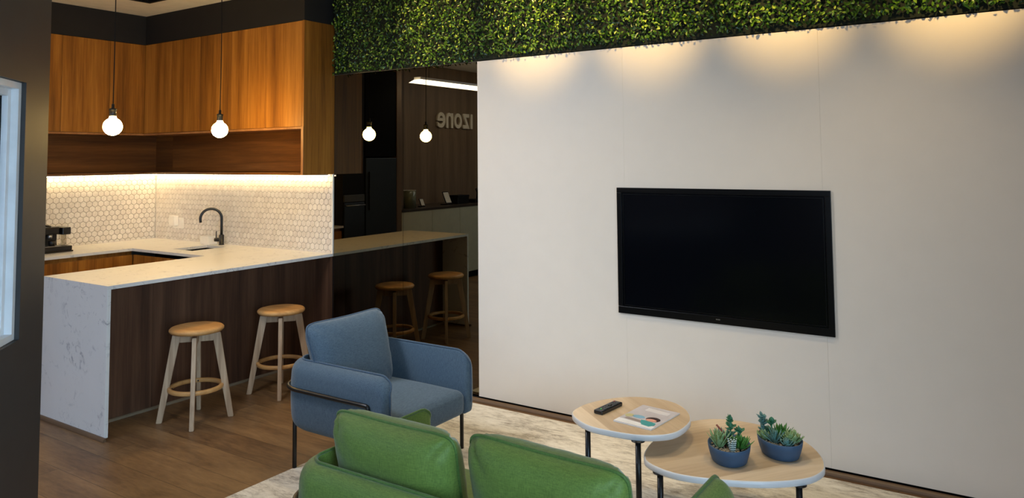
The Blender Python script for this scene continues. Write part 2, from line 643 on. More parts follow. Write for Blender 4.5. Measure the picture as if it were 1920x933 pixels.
bm = bmesh.new()   # ceiling with a square recess for the air vent above the kitchen
vx0, vx1, vy0, vy1 = -2.064, -1.55, -1.15, -0.636
box(bm, XL - 0.15, vx0, YB - 0.15, 0.15, CZ, CZ + 0.12)
box(bm, vx1, XR + 0.15, YB - 0.15, 0.15, CZ, CZ + 0.12)
box(bm, vx0, vx1, vy1, 0.15, CZ, CZ + 0.12)
box(bm, vx0, vx1, YB - 0.15, vy0, CZ, CZ + 0.12)
struct('ceiling', bm, M['ceil'])
vent = thing('ceiling_vent', 'black square air vent set into the cream ceiling above the kitchen', 'vent', (-1.807, -0.893, CZ))
hw = 0.257
bm = bmesh.new()
for (a, b_, c_, d_) in ((-hw, hw, -hw, -hw + 0.03), (-hw, hw, hw - 0.03, hw), (-hw, -hw + 0.03, -hw + 0.03, hw - 0.03), (hw - 0.03, hw, -hw + 0.03, hw - 0.03)):
    box(bm, a, b_, c_, d_, -0.004, 0.03)
obj('frame', bm, M['black_matte'], vent)
for k in range(6):
    zrot = Matrix.Rotation(R(35), 3, 'X')
    obj('slat', B(-hw + 0.03, hw - 0.03, -0.19 + k * 0.076 - 0.022, -0.19 + k * 0.076 + 0.022, 0.01, 0.014, rot=zrot), M['black_matte'], vent)
obj('back_plate', B(-hw, hw, -hw, hw, 0.1, 0.115), M['dark_void'], vent)

# dark bulkhead above the kitchen cabinets
XF, DU = -2.66, 0.315     # front planes of the two cabinet runs
XE = -0.49                # right end of the kitchen alcove
YT = -1.85                # near end of the left run
ZU0, ZD, ZU1 = 1.527, 1.897, 2.723
struct('trim_1', B(XF, XE - 0.002, -DU, -0.001, ZU1, CZ - 0.001), M['charcoal'])
struct('trim_2', B(XL + 0.001, XF, YT, -0.001, ZU1, CZ - 0.001), M['charcoal'])

# ------------------------------------------------------------------ the diagonal dark wall with its white window
E0 = Vector((CAM.x, CAM.y, 0)) + Vector((-1.0686, 0.4972, 0)) * 3.5
r86 = (AX * ((86 - 960) / 1414.73) - AY * ((400 - 212.87) / 1414.73) - AZ)
E0 = CAM + r86 * 3.5
E0.z = 0
DD = Vector((-0.737, 0.676, 0)).normalized()
NN = Vector((0.676, 0.737, 0)).normalized()


def diag(bm, s0, s1, n0, n1, z0, z1, bev=0.0):
    vs = box(bm, s0, s1, n0, n1, z0, z1, bev)
    for v in vs:
        p = E0 + DD * v.co.x + NN * v.co.y
        v.co = Vector((p.x, p.y, v.co.z))


WS0, WS1, WZ0, WZ1 = -1.75, -0.279, 0.89, 1.983
bm = bmesh.new()
diag(bm, WS1, 0.0, -0.14, 0, 0, CZ)
diag(bm, -2.3, WS0, -0.14, 0, 0, CZ)
diag(bm, WS0, WS1, -0.14, 0, 0, WZ0)
diag(bm, WS0, WS1, -0.14, 0, WZ1, CZ)
struct('wall_diagonal', bm, M['dark_wall'])
bm = bmesh.new()
fw = 0.028
a0, a1, b0, b1 = WS0, WS1 - 0.002, WZ0 + 0.002, WZ1 - 0.002
diag(bm, a1 - fw, a1, -0.13, -0.018, b0, b1)
diag(bm, a0, a0 + fw, -0.13, -0.018, b0, b1)
diag(bm, a0 + fw, a1 - fw, -0.13, -0.018, b0, b0 + fw)
diag(bm, a0 + fw, a1 - fw, -0.13, -0.018, b1 - fw, b1)
w1 = struct('window_1', bm, M['white_frame'])
bm = bmesh.new()
sw = 0.032
c0, c1, d0, d1 = a0 + fw, a1 - fw, b0 + fw, b1 - fw
diag(bm, c1 - sw, c1, -0.125, -0.046, d0, d1, 0.003)
diag(bm, c0, c0 + sw, -0.125, -0.046, d0, d1, 0.003)
diag(bm, c0 + sw, c1 - sw, -0.125, -0.046, d0, d0 + sw, 0.003)
diag(bm, c0 + sw, c1 - sw, -0.125, -0.046, d1 - sw, d1, 0.003)
obj('sash', bm, M['white_frame'], w1)
bm = bmesh.new()
for (p, q, r_, s_) in ((c1 - sw - 0.007, c1 - sw, d0 + sw, d1 - sw), (c0 + sw, c0 + sw + 0.012, d0 + sw, d1 - sw),
                       (c0 + sw, c1 - sw, d0 + sw, d0 + sw + 0.012), (c0 + sw, c1 - sw, d1 - sw - 0.012, d1 - sw)):
    diag(bm, p, q, -0.078, -0.07, r_, s_)
obj('gasket', bm, M['black_matte'], w1)
bm = bmesh.new()
diag(bm, c0 + sw, c1 - sw, -0.078, -0.074, d0 + sw, d1 - sw)
obj('pane', bm, M['glass'], w1)

# ------------------------------------------------------------------ kitchen: hexagon tiled splashbacks
HB, HT = 0.9, 1.527


def hexwall(name, u0, u1, to3, label):
    root = thing(name, label, 'splashback', (0, 0, 0))
    bm = bmesh.new()
    ps = [to3(u0, HB, 0.001), to3(u1, HB, 0.001), to3(u1, HT, 0.001), to3(u0, HT, 0.001), to3(u0, HB, 0.006), to3(u1, HB, 0.006), to3(u1, HT, 0.006), to3(u0, HT, 0.006)]
    vs = [bm.verts.new(p) for p in ps]
    for q in ((0, 1, 2, 3), (4, 5, 6, 7), (0, 1, 5, 4), (1, 2, 6, 5), (2, 3, 7, 6), (3, 0, 4, 7)):
        bm.faces.new([vs[i] for i in q])
    obj('grout_bed', bm, M['grout'], root)
    bm = bmesh.new()
    lay = bm.faces.layers.float.new('tint')
    w, gap = 0.052, 0.0036
    rp = w * math.sqrt(3) / 2
    cr = w / math.sqrt(3)
    rows = int((HT - HB) / rp) + 2
    cols = int((u1 - u0) / w) + 2
    rr = random.Random(len(name) + int(abs(u0) * 100))
    for r_ in range(rows):
        for c_ in range(-1, cols):
            cu = u0 + c_ * w + (w / 2 if r_ % 2 else 0) + 0.01
            cz = HB + r_ * rp
            pts, ins = [], []
            for k in range(6):
                a_ = PI / 6 + k * PI / 3
                for lst, rad in ((pts, cr - gap / 2), (ins, cr - gap / 2 - 0.0022)):
                    lst.append((min(max(cu + rad * math.cos(a_), u0), u1), min(max(cz + rad * math.sin(a_), HB), HT)))
            if max(p[0] for p in pts) - min(p[0] for p in pts) < 0.006 or max(p[1] for p in pts) - min(p[1] for p in pts) < 0.006:
                continue
            lo = [bm.verts.new(to3(p[0], p[1], 0.006)) for p in pts]
            md = [bm.verts.new(to3(p[0], p[1], 0.0085)) for p in pts]
            hi = [bm.verts.new(to3(p[0], p[1], 0.01)) for p in ins]
            tv = rr.random()
            fs = [bm.faces.new(hi)]
            for k in range(6):
                fs.append(bm.faces.new((lo[k], lo[(k + 1) % 6], md[(k + 1) % 6], md[k])))
                fs.append(bm.faces.new((md[k], md[(k + 1) % 6], hi[(k + 1) % 6], hi[k])))
            for f_ in fs:
                f_[lay] = tv
    o = obj('hexagon_tiling', bm, M['tile'], root)
    return root


hexwall('tile_splashback', XL + 0.012, XE - 0.012, lambda u, z, d_: (u, -d_, z), 'cream marble hexagon splashback behind the black tap, ending at the dark mirror')
hexwall('tile_splashback', YT, -0.012, lambda u, z, d_: (XL + d_, u, z), 'cream marble hexagon splashback behind the coffee machine')
o = tag(obj('edge_strip', B(XE - 0.011, XE - 0.001, -0.014, -0.001, HB, ZU0), M['white_plastic']), 'thin white edge strip between hexagon tiles and dark mirror', 'trim strip')

# ------------------------------------------------------------------ kitchen: worktop with waterfall end and sink
PX0, PX1, PY = -1.272, -0.493, -1.795
TT = 0.022


def cellslab(bm, xs, ys, inside, z0, z1):
    cache = {}

    def V(i, j, k):
        key = (i, j, k)
        if key not in cache:
            cache[key] = bm.verts.new((xs[i], ys[j], (z0, z1)[k]))
        return cache[key]
    nx, ny = len(xs) - 1, len(ys) - 1
    ok = [[inside((xs[i] + xs[i + 1]) / 2, (ys[j] + ys[j + 1]) / 2) for j in range(ny)] for i in range(nx)]
    g = lambda i, j: 0 <= i < nx and 0 <= j < ny and ok[i][j]
    for i in range(nx):
        for j in range(ny):
            if not ok[i][j]:
                continue
            bm.faces.new((V(i, j, 1), V(i + 1, j, 1), V(i + 1, j + 1, 1), V(i, j + 1, 1)))
            bm.faces.new((V(i, j, 0), V(i, j + 1, 0), V(i + 1, j + 1, 0), V(i + 1, j, 0)))
            if not g(i - 1, j):
                bm.faces.new((V(i, j, 0), V(i, j, 1), V(i, j + 1, 1), V(i, j + 1, 0)))
            if not g(i + 1, j):
                bm.faces.new((V(i + 1, j, 0), V(i + 1, j + 1, 0), V(i + 1, j + 1, 1), V(i + 1, j, 1)))
            if not g(i, j - 1):
                bm.faces.new((V(i, j, 0), V(i + 1, j, 0), V(i + 1, j, 1), V(i, j, 1)))
            if not g(i, j + 1):
                bm.faces.new((V(i, j + 1, 0), V(i, j + 1, 1), V(i + 1, j + 1, 1), V(i + 1, j + 1, 0)))


SX0, SX1, SY0, SY1 = -1.935, -1.66, -0.465, -0.14
FXL, FYT = -2.29, -0.615
xs = [XL + 0.002, FXL, SX0, SX1, PX0, PX1]
ys = [YT, PY, FYT, SY0, SY1, -0.002]


def inside(x, y):
    if SX0 < x < SX1 and SY0 < y < SY1:
        return False
    if y > FYT:
        return True
    if x < FXL:
        return True
    return x > PX0 and y > PY


wt = thing('worktop', 'white quartz worktop wrapping the kitchen corner and the breakfast bar', 'worktop', (-0.9, -0.9, 0.9))
bm = bmesh.new()
cellslab(bm, xs, ys, inside, 0.9 - TT, 0.9)
wtop = obj('slab', bm, M['quartz'], wt)
wtop.location = (0.9, 0.9, -0.9)
o = obj('waterfall_end', B(PX0, PX1, PY, PY + TT, 0.014, 0.9 - TT, 0.0015), M['quartz'], wt)
o.location = (0.9, 0.9, -0.9)

sk = thing('sink', 'black undermount sink sunk into the white worktop below the tap', 'sink', ((SX0 + SX1) / 2, (SY0 + SY1) / 2, 0.70))
bm = bmesh.new()
a_, b_ = (SX1 - SX0) / 2 + 0.012, (SY1 - SY0) / 2 + 0.012
t_ = 0.01
box(bm, -a_, a_, -b_, b_, 0, t_)
box(bm, -a_, -a_ + t_, -b_, b_, t_, 0.177)
box(bm, a_ - t_, a_, -b_, b_, t_, 0.177)
box(bm, -a_ + t_, a_ - t_, -b_, -b_ + t_, t_, 0.177)
box(bm, -a_ + t_, a_ - t_, b_ - t_, b_, t_, 0.177)
obj('basin', bm, M['black_matte'], sk)
bm = bmesh.new()
lathe(bm, [(0.0, t_ + 0.004), (0.03, t_ + 0.004), (0.036, t_)], 20)
obj('drain', bm, M['steel'], sk)

# tap
tp = thing('kitchen_tap', 'matt black gooseneck mixer tap on the worktop behind the sink', 'tap', (-1.842, -0.06, 0.9))
bm = bmesh.new()
lathe(bm, [(0.0, 0), (0.024, 0), (0.024, 0.004), (0.021, 0.006), (0.021, 0.085), (0.019, 0.089), (0.0, 0.089)], 24)
obj('body', bm, M['black_metal'], tp)
bm = bmesh.new()
sdir = Vector((-0.55, -0.83, 0)).normalized()
rr_ = 0.088
pts = [Vector((0, 0, 0.085)), Vector((0, 0, 0.16)), Vector((0, 0, 0.225))]
pts += arc(sdir * rr_ + Vector((0, 0, 0.232)), rr_, PI, R(-12), 16, sdir, (0, 0, 1))
e_ = pts[-1]
pts.append(e_ + Vector((0, 0, -0.012)) - sdir * 0.002)
tube(bm, pts, 0.0115, 14)
obj('spout', bm, M['black_metal'], tp)
bm = bmesh.new()
hd = Vector((-0.86, -0.5, 0)).normalized()
tube(bm, [Vector((0, 0, 0.045)), hd * 0.03 + Vector((0, 0, 0.045)), hd * 0.06 + Vector((0, 0, 0.045))], 0.017, 16)
tube(bm, [hd * 0.048 + Vector((0, 0, 0.05)), hd * 0.048 + Vector((0, 0, 0.12))], 0.0042, 8)
obj('lever', bm, M['black_metal'], tp)

bx = thing('soap_caddy', 'small white open box on the worktop against the tiles left of the tap', 'container', (-2.02, -0.065, 0.9))
bm = bmesh.new()
box(bm, -0.062, 0.062, -0.045, 0.045, 0, 0.006)
box(bm, -0.062, -0.056, -0.045, 0.045, 0.006, 0.07)
box(bm, 0.056, 0.062, -0.045, 0.045, 0.006, 0.07)
box(bm, -0.056, 0.056, -0.045, -0.039, 0.006, 0.07)
box(bm, -0.056, 0.056, 0.039, 0.045, 0.006, 0.07)
obj('tray', bm, M['white_plastic'], bx)
obj('sponge', B(-0.04, 0.03, -0.03, 0.03, 0.0065, 0.06, 0.006), M['cream'], bx)

pw = thing('power_point', 'white double power point on the hexagon tiles in the kitchen corner', 'power point', (-2.565, -0.010, 1.06))
obj('face_plate', B(-0.085, 0.085, -0.008, 0, -0.05, 0.05, 0.003), M['white_plastic'], pw)
obj('switch', B(0.0, 0.025, -0.011, -0.008, 0.015, 0.035, 0.001), M['white_plastic'], pw)
obj('switch', B(0.04, 0.065, -0.011, -0.008, 0.015, 0.035, 0.001), M['white_plastic'], pw)
o = tag(obj('plug_adaptor', B(-0.045, 0.045, -0.045, 0, -0.04, 0.055, 0.006), M['white_plastic'], None, (-2.60, -0.0185, 1.075)), 'white square plug adaptor plugged into the power point on the tiles', 'adaptor')

# coffee machine on the left run (front towards +x)
cm = thing('coffee_machine', 'black pod coffee machine on the worktop at the left of the kitchen', 'coffee machine', (-2.655, -1.13, 0.9))
bm = bmesh.new()
box(bm, -0.13, 0.12, -0.15, 0.15, 0.0, 0.012, 0.004)
box(bm, -0.02, 0.12, -0.11, 0.14, 0.012, 0.05, 0.006)
obj('base', bm, M['black_plastic'], cm)
bm = bmesh.new()
box(bm, -0.13, 0.0, -0.15, 0.075, 0.012, 0.19, 0.008)
box(bm, 0.0, 0.045, -0.145, -0.05, 0.012, 0.185, 0.008)
obj('body', bm, M['black_plastic'], cm)
bm = bmesh.new()
box(bm, -0.125, 0.06, -0.14, 0.07, 0.145, 0.205, 0.012, 3)
box(bm, -0.10, 0.09, 0.075, 0.14, 0.14, 0.2, 0.004)
obj('head', bm, M['black_plastic'], cm)
bm = bmesh.new()
tube(bm, [(-0.09, -0.14, 0.2), (-0.04, -0.1, 0.226), (0.03, -0.05, 0.222), (0.05, 0.0, 0.212)], [0.008, 0.01, 0.011, 0.007], 10)
obj('lever', bm, M['black_metal'], cm)
bm = bmesh.new()
lathe(bm, [(0, 0.11), (0.016, 0.11), (0.02, 0.145), (0, 0.145)], 16, (0.035, 0.0, 0))
obj('spout', bm, M['steel'], cm)
bm = bmesh.new()
box(bm, -0.09, 0.03, 0.088, 0.138, 0.052, 0.138, 0.006)
obj('water_tank', bm, M['glass'], cm)
obj('drip_grille', B(0.0, 0.11, -0.1, 0.06, 0.05, 0.054), M['steel'], cm)
bm = bmesh.new()
lathe(bm, [(0, 0.054), (0.022, 0.054), (0.03, 0.1), (0.027, 0.1), (0.02, 0.058), (0, 0.058)], 18, (0.075, 0.0, 0))
obj('cup_rest', bm, M['black_plastic'], cm)

# ------------------------------------------------------------------ kitchen cabinets
G = 0.0015


def wall_cab_x(x0, x1, label):
    r = thing('wall_cabinet', label, 'cabinet', ((x0 + x1) / 2, -0.15, ZD), 0, 'wooden wall cabinets')
    h = (x1 - x0) / 2
    obj('carcass', B(-h, h, -DU + 0.022 + 0.15, 0.148, 0.001, ZU1 - ZD - 0.001), M['walnut_v'], r)
    obj('door', B(-h + G, h - G, -DU + 0.15, -DU + 0.02 + 0.15, 0.004, ZU1 - ZD - 0.003, 0.001), M['walnut_v'], r)


def wall_cab_y(y0, y1, label):
    r = thing('wall_cabinet', label, 'cabinet', ((XL + XF) / 2, (y0 + y1) / 2, ZD), 0, 'wooden wall cabinets')
    h = (y1 - y0) / 2
    d = (XF - XL) / 2
    obj('carcass', B(-d + 0.002, d - 0.022, -h, h, 0.001, ZU1 - ZD - 0.001), M['walnut_v'], r)
    obj('door', B(d - 0.02, d, -h + G, h - G, 0.004, ZU1 - ZD - 0.003, 0.001), M['walnut_v'], r)


sx = [XF + 0.002, -2.243, -1.816, -1.376, -0.94, XE - 0.022]
nm = ['wooden wall cabinet in the inside corner, first on the tap wall', 'wooden wall cabinet second from the corner on the tap wall',
      'wooden wall cabinet in the middle of the tap wall, behind the right pendant', 'wooden wall cabinet one before the right end on the tap wall',
      'brightly lit wooden wall cabinet at the right end of the tap wall']
for i in range(5):
    wall_cab_x(sx[i], sx[i + 1], nm[i])
sy = [-DU - 0.001, -0.64, -1.05, -1.45, YT]
nm = ['wooden wall cabinet next to the corner, right of the left pendant bulb', 'wooden wall cabinet just left of the left pendant cord',
      'wooden wall cabinet above the coffee machine, cut by the dark wall', 'wooden wall cabinet above the coffee machine, hidden behind the dark wall']
for i in range(3):
    wall_cab_y(sy[i + 1], sy[i], nm[i])
wall_cab_y(sy[4], sy[3], nm[3])
# filler that closes the corner behind the doors
tag(obj('cabinet_filler', B(XL + 0.002, XF + 0.001, -DU, -0.002, ZD + 0.001, ZU1 - 0.001), M['walnut_v']), 'wooden corner filler hidden between the two runs of wall cabinets', 'filler panel')
tag(obj('end_panel', B(XE - 0.02, XE, -DU - 0.002, -0.001, ZU0, ZU1 - 0.001, 0.001), M['walnut_v']), 'tall dark wooden end panel closing the wall cabinets beside the hedge', 'panel')

# open shelf niches below the wall cabinets
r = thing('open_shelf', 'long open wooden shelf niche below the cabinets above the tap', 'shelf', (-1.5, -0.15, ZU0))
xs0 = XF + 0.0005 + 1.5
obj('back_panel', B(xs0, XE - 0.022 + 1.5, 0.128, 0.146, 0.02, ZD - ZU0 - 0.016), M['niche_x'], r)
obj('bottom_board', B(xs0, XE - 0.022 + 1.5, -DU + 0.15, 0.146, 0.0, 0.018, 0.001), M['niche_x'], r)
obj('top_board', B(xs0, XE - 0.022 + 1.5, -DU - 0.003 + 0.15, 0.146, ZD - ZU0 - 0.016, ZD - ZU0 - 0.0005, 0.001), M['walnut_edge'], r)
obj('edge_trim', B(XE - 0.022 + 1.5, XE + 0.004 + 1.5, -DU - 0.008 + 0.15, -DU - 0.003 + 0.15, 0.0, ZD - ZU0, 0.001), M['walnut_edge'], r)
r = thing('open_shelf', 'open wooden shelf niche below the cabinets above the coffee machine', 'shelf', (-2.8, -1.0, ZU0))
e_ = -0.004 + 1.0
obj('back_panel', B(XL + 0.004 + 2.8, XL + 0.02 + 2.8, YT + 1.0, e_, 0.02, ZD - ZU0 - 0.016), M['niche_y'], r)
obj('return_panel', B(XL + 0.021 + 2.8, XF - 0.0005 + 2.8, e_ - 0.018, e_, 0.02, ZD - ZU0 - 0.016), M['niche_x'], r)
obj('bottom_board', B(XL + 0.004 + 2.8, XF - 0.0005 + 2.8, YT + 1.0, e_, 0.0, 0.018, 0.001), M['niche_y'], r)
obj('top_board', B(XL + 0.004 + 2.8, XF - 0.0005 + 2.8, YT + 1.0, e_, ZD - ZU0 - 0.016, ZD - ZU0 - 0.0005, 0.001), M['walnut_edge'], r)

# led strips under the shelves
r = thing('led_strip', 'glowing warm light strip under the shelf above the tap', 'light strip', (-1.7, -0.05, ZU0 - 0.012))
obj('diffuser', B(XL + 0.03 + 1.7, XE - 0.03 + 1.7, -0.008, 0.008, -0.004, 0.002), M['led'], r)
obj('channel', B(XL + 0.03 + 1.7, XE - 0.03 + 1.7, -0.011, 0.011, 0.002, 0.0118), M['white_plastic'], r)
r = thing('led_strip', 'glowing warm light strip under the shelf above the coffee machine', 'light strip', (XL + 0.05, -1.0, ZU0 - 0.012))
obj('diffuser', B(-0.008, 0.008, YT + 0.03 + 1.0, -0.06 + 1.0, -0.004, 0.002), M['led'], r)
obj('channel', B(-0.011, 0.011, YT + 0.03 + 1.0, -0.06 + 1.0, 0.002, 0.0118), M['white_plastic'], r)

# base cabinets
BT = 0.9 - TT - 0.001


def base_cab(label, x0, x1, y0, y1, face):
    cx, cy = (x0 + x1) / 2, (y0 + y1) / 2
    r = thing('base_cabinet', label, 'cabinet', (cx, cy, 0), 0, 'wooden base cabinets')
    a0, a1, b0, b1 = x0 - cx, x1 - cx, y0 - cy, y1 - cy
    k = 0.05
    if face == '+x':
        obj('plinth', B(a0, a1 - k, b0, b1, 0.0, 0.1), M['black_matte'], r)
        obj('carcass', B(a0, a1 - 0.021, b0, b1, 0.1, BT), M['walnut_v'], r)
        obj('door', B(a1 - 0.02, a1, b0 + G, b1 - G, 0.1, BT - 0.035, 0.001), M['walnut_v'], r)
    else:
        obj('plinth', B(a0, a1, b0 + k, b1, 0.0, 0.1), M['black_matte'], r)
        obj('carcass', B(a0, a1, b0 + 0.021, b1, 0.1, BT if 'sink' not in label else 0.69), M['walnut_v'], r)
        obj('door', B(a0 + G, a1 - G, b0, b0 + 0.02, 0.1, BT - 0.035, 0.001), M['walnut_v'], r)


base_cab('wooden base cabinet next to the kitchen corner on the coffee machine side', XL + 0.003, -2.32, -1.05, -0.592, '+x')
base_cab('wooden base cabinet below the coffee machine', XL + 0.003, -2.32, -1.46, -1.05, '+x')
base_cab('wooden base cabinet left of the coffee machine behind the dark wall', XL + 0.003, -2.32, YT, -1.46, '+x')
base_cab('wooden base cabinet in the corner left of the sink', -2.319, -1.98, -0.59, -0.003, '-y')
base_cab('wooden base cabinet below the sink', -1.978, -1.60, -0.59, -0.003, '-y')
base_cab('wooden base cabinet right of the sink beside the breakfast bar', -1.598, -1.25, -0.59, -0.003, '-y')

# breakfast bar body and its timber front panels
r = thing('breakfast_bar', 'dark walnut body of the breakfast bar behind the two stools', 'bar counter', (-1.0, -0.9, 0))
obj('body', B(-0.247, 0.178, -0.868, 0.896, 0.0, BT), M['bar_wood'], r)
edges = [-1.772, -1.32, -0.88, -0.44, -0.004]
for i in range(4):
    obj('front_panel', B(0.18, 0.198, edges[i] + 0.9 + 0.0008, edges[i + 1] + 0.9 - 0.0008, 0.0, BT), M['bar_wood'], r)
obj('end_post', B(0.198, 0.50, 0.875, 0.897, 0.0, BT - 0.0005), M['bar_wood'], r)

# floor trims
def quadtrim(name, p0, p1, nrm, s, mat):
    bm = bmesh.new()
    p0, p1, nrm = Vector(p0), Vector(p1), Vector(nrm)
    prof = [(0.0, 0.0), (1.0, 0.0), (0.98, 0.35), (0.82, 0.7), (0.55, 0.92), (0.25, 1.0), (0.0, 1.0)]
    ra = [bm.verts.new(p0 + nrm * (u * s) + Vector((0, 0, v * s))) for u, v in prof]
    rb = [bm.verts.new(p1 + nrm * (u * s) + Vector((0, 0, v * s))) for u, v in prof]
    n = len(prof)
    for k in range(n):
        bm.faces.new((ra[k], ra[(k + 1) % n], rb[(k + 1) % n], rb[k]))
    bm.faces.new(ra)
    bm.faces.new(list(reversed(rb)))
    return struct(name, bm, mat)


quadtrim('baseboard_bar', (-0.801, PY + TT + 0.002, 0), (-0.801, -0.03, 0), (1, 0, 0), 0.016, M['trim_grey'])
quadtrim('baseboard_waterfall', (PX0, PY, 0), (PX1 + 0.02, PY, 0), (0, -1, 0), 0.02, M['trim'])
quadtrim('baseboard_back', (XE + 0.03, -0.031, 0), (5.6, -0.031, 0), (0, -1, 0), 0.024, M['trim'])

# ------------------------------------------------------------------ pendants
def pendant(loc, label):
    r = thing('pendant_lamp', label, 'pendant lamp', loc, 0, 'pendant lamps above the breakfast bar')
    top = CZ - loc[2]
    bm = bmesh.new()
    Rb = 0.058
    prof = [(0.0, -Rb)]
    for k in range(1, 17):
        a_ = -PI / 2 + (PI / 2 + R(64)) * k / 16
        prof.append((Rb * math.cos(a_), Rb * math.sin(a_)))
    prof += [(0.0205, 0.062), (0.019, 0.072), (0.0, 0.073)]
    lathe(bm, prof, 36)
    obj('bulb', bm, M['bulb'], r)
    bm = bmesh.new()
    lathe(bm, [(0, 0.068), (0.0215, 0.068), (0.0225, 0.074), (0.0215, 0.078), (0.0215, 0.106), (0.024, 0.108), (0.024, 0.116), (0.02, 0.118), (0.012, 0.12), (0.009, 0.125), (0.009, 0.145), (0.005, 0.15), (0, 0.15)], 24)
    obj('lamp_holder', bm, M['black_metal'], r)
    bm = bmesh.new()
    n = 14
    pts = [(0.004 * math.sin(i / n * PI), 0, 0.148 + (top - 0.02 - 0.148) * i / n) for i in range(n + 1)]
    tube(bm, pts, 0.0032, 8)
    obj('cord', bm, M['black_matte'], r)
    bm = bmesh.new()
    lathe(bm, [(0, top - 0.025), (0.045, top - 0.025), (0.05, top - 0.02), (0.05, top - 0.0005), (0, top - 0.0005)], 28)
    obj('ceiling_rose', bm, M['black_metal'], r)
    return r


p0 = pendant((-0.863, -1.586, 1.869), 'glowing bare bulb pendant nearer the dark wall, left of the two')
p1 = dup(p0, (-0.863, -0.786, 1.869), 0.4, 'glowing bare bulb pendant nearer the mirror, right of the two')

# ------------------------------------------------------------------ mirror, white panels, hedge, television
PXW = 0.949
PZ0, PZ1 = 0.034, 2.314
for (a_, b_, lb) in ((XE + 0.004, 0.243, 'dark smoked mirror panel beside the kitchen reflecting the nearer pendant bulb'),
                     (0.246, PXW + 0.02, 'dark smoked mirror panel beside the white wall reflecting the lettered sign')):
    tag(obj('mirror_panel', B(a_, b_, -0.006, 0.0, 0.026, 2.316), M['mirror']), lb, 'mirror', 'smoked mirror panels')
tag(obj('mirror_trim', B(XE + 0.004, PXW, -0.0075, -0.0001, 2.3165, 2.321), M['steel']), 'thin metal trim along the top of the dark mirror below the hedge', 'trim')

joints = [PXW, 2.053, 3.19, 4.29, 5.4]
labs = ['large white wall panel beside the dark mirror, left of the television', 'large white wall panel behind most of the television',
        'large white wall panel right of the television', 'large white wall panel at the right edge of the picture']
for i in range(4):
    tag(obj('wall_panel', B(joints[i] + 0.00025, joints[i + 1] - 0.00025, -0.03, -0.0065, PZ0, PZ1), M['panel']), labs[i], 'wall panel', 'white wall panels')
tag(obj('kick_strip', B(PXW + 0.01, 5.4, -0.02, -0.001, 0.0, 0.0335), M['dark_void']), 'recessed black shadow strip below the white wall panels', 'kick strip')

# hedge
hd_ = thing('hedge_wall', 'artificial green leafy hedge panel along the top of the wall', 'plant wall', (2.0, -0.02, 2.32))
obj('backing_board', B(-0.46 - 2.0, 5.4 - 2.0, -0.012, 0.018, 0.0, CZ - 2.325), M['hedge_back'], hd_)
verts, faces, tints = [], [], []
lr = random.Random(21)
NL = 21000
for i in range(NL):
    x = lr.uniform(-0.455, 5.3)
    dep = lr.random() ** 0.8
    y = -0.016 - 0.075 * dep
    z = lr.uniform(2.318 if x < PXW - 0.02 else 2.322 + 0.25 * max(0.0, -0.03 - y), 2.985)
    if x < -0.42:
        x = -0.42 + lr.random() * 0.05
    L = lr.uniform(0.017, 0.027)
    w = L * lr.uniform(0.5, 0.66)
    # tip direction mostly along the wall, tilted outwards
    a_ = lr.uniform(0, 2 * PI)
    out = lr.uniform(0.05, 0.95)
    d_ = Vector((math.cos(a_), -out, math.sin(a_) + 0.15)).normalized()
    if x > PXW - 0.03:
        z = max(z, 2.330 + 0.12 * max(0.0, -0.03 - y))
    if z < 2.362 and x > PXW - 0.03:
        d_.z = abs(d_.z) + 0.25
        d_.normalize()
    n_ = Vector((lr.uniform(-0.5, 0.5), -1.0, lr.uniform(-0.1, 0.9)))
    n_ = (n_ - d_ * n_.dot(d_)).normalized()
    s_ = d_.cross(n_)
    b_ = Vector((x - 2.0, y + 0.02, z - 2.32))
    up = n_ * (w * 0.22)
    i0 = len(verts)
    verts += [b_, b_ + d_ * (0.3 * L) + s_ * (0.46 * w) + up, b_ + d_ * (0.68 * L) + s_ * (0.4 * w) + up * 0.8, b_ + d_ * L - n_ * (0.1 * L),
              b_ + d_ * (0.68 * L) - s_ * (0.4 * w) + up * 0.8, b_ + d_ * (0.3 * L) - s_ * (0.46 * w) + up]
    faces += [(i0, i0 + 1, i0 + 2, i0 + 3), (i0, i0 + 3, i0 + 4, i0 + 5)]
    tv = min(1.0, max(0.0, lr.gauss(0.12 + 0.6 * dep ** 1.4, 0.2)))  # leaves deeper in are painted darker, imitating shade inside the hedge
    tints += [tv, tv]
me = bpy.data.meshes.new('foliage')
me.from_pydata([tuple(v) for v in verts], [], faces)
at_ = me.attributes.new('tint', 'FLOAT', 'FACE')
at_.data.foreach_set('value', tints)
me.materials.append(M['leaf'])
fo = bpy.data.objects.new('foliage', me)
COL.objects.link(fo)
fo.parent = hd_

# television
TX0, TX1, TZ0, TZ1 = 2.005, 3.231, 0.703, 1.456
tv = thing('television', 'large black wall mounted television on the white panels', 'television', ((TX0 + TX1) / 2, -0.031, (TZ0 + TZ1) / 2))
hx, hz_ = (TX1 - TX0) / 2, (TZ1 - TZ0) / 2
bz = 0.03
bm = bmesh.new()
box(bm, -hx, hx, -0.012, 0, hz_ - bz, hz_, 0.002)
box(bm, -hx, hx, -0.012, 0, -hz_, -hz_ + bz + 0.012, 0.002)
box(bm, -hx, -hx + bz, -0.012, 0, -hz_ + bz + 0.012, hz_ - bz, 0.002)
box(bm, hx - bz, hx, -0.012, 0, -hz_ + bz + 0.012, hz_ - bz, 0.002)
obj('bezel', bm, M['tv_black'], tv)
obj('screen', B(-hx + bz - 0.001, hx - bz + 0.001, -0.006, -0.0005, -hz_ + bz, hz_ - bz + 0.001), M['screen'], tv)
bm = bmesh.new()
box(bm, -hx + bz + 0.012, hx - bz - 0.012, -0.010, -0.006, -hz_ + bz + 0.018, -hz_ + bz + 0.022)
box(bm, -hx + bz + 0.012, hx - bz - 0.012, -0.010, -0.006, hz_ - bz - 0.012, hz_ - bz - 0.008)
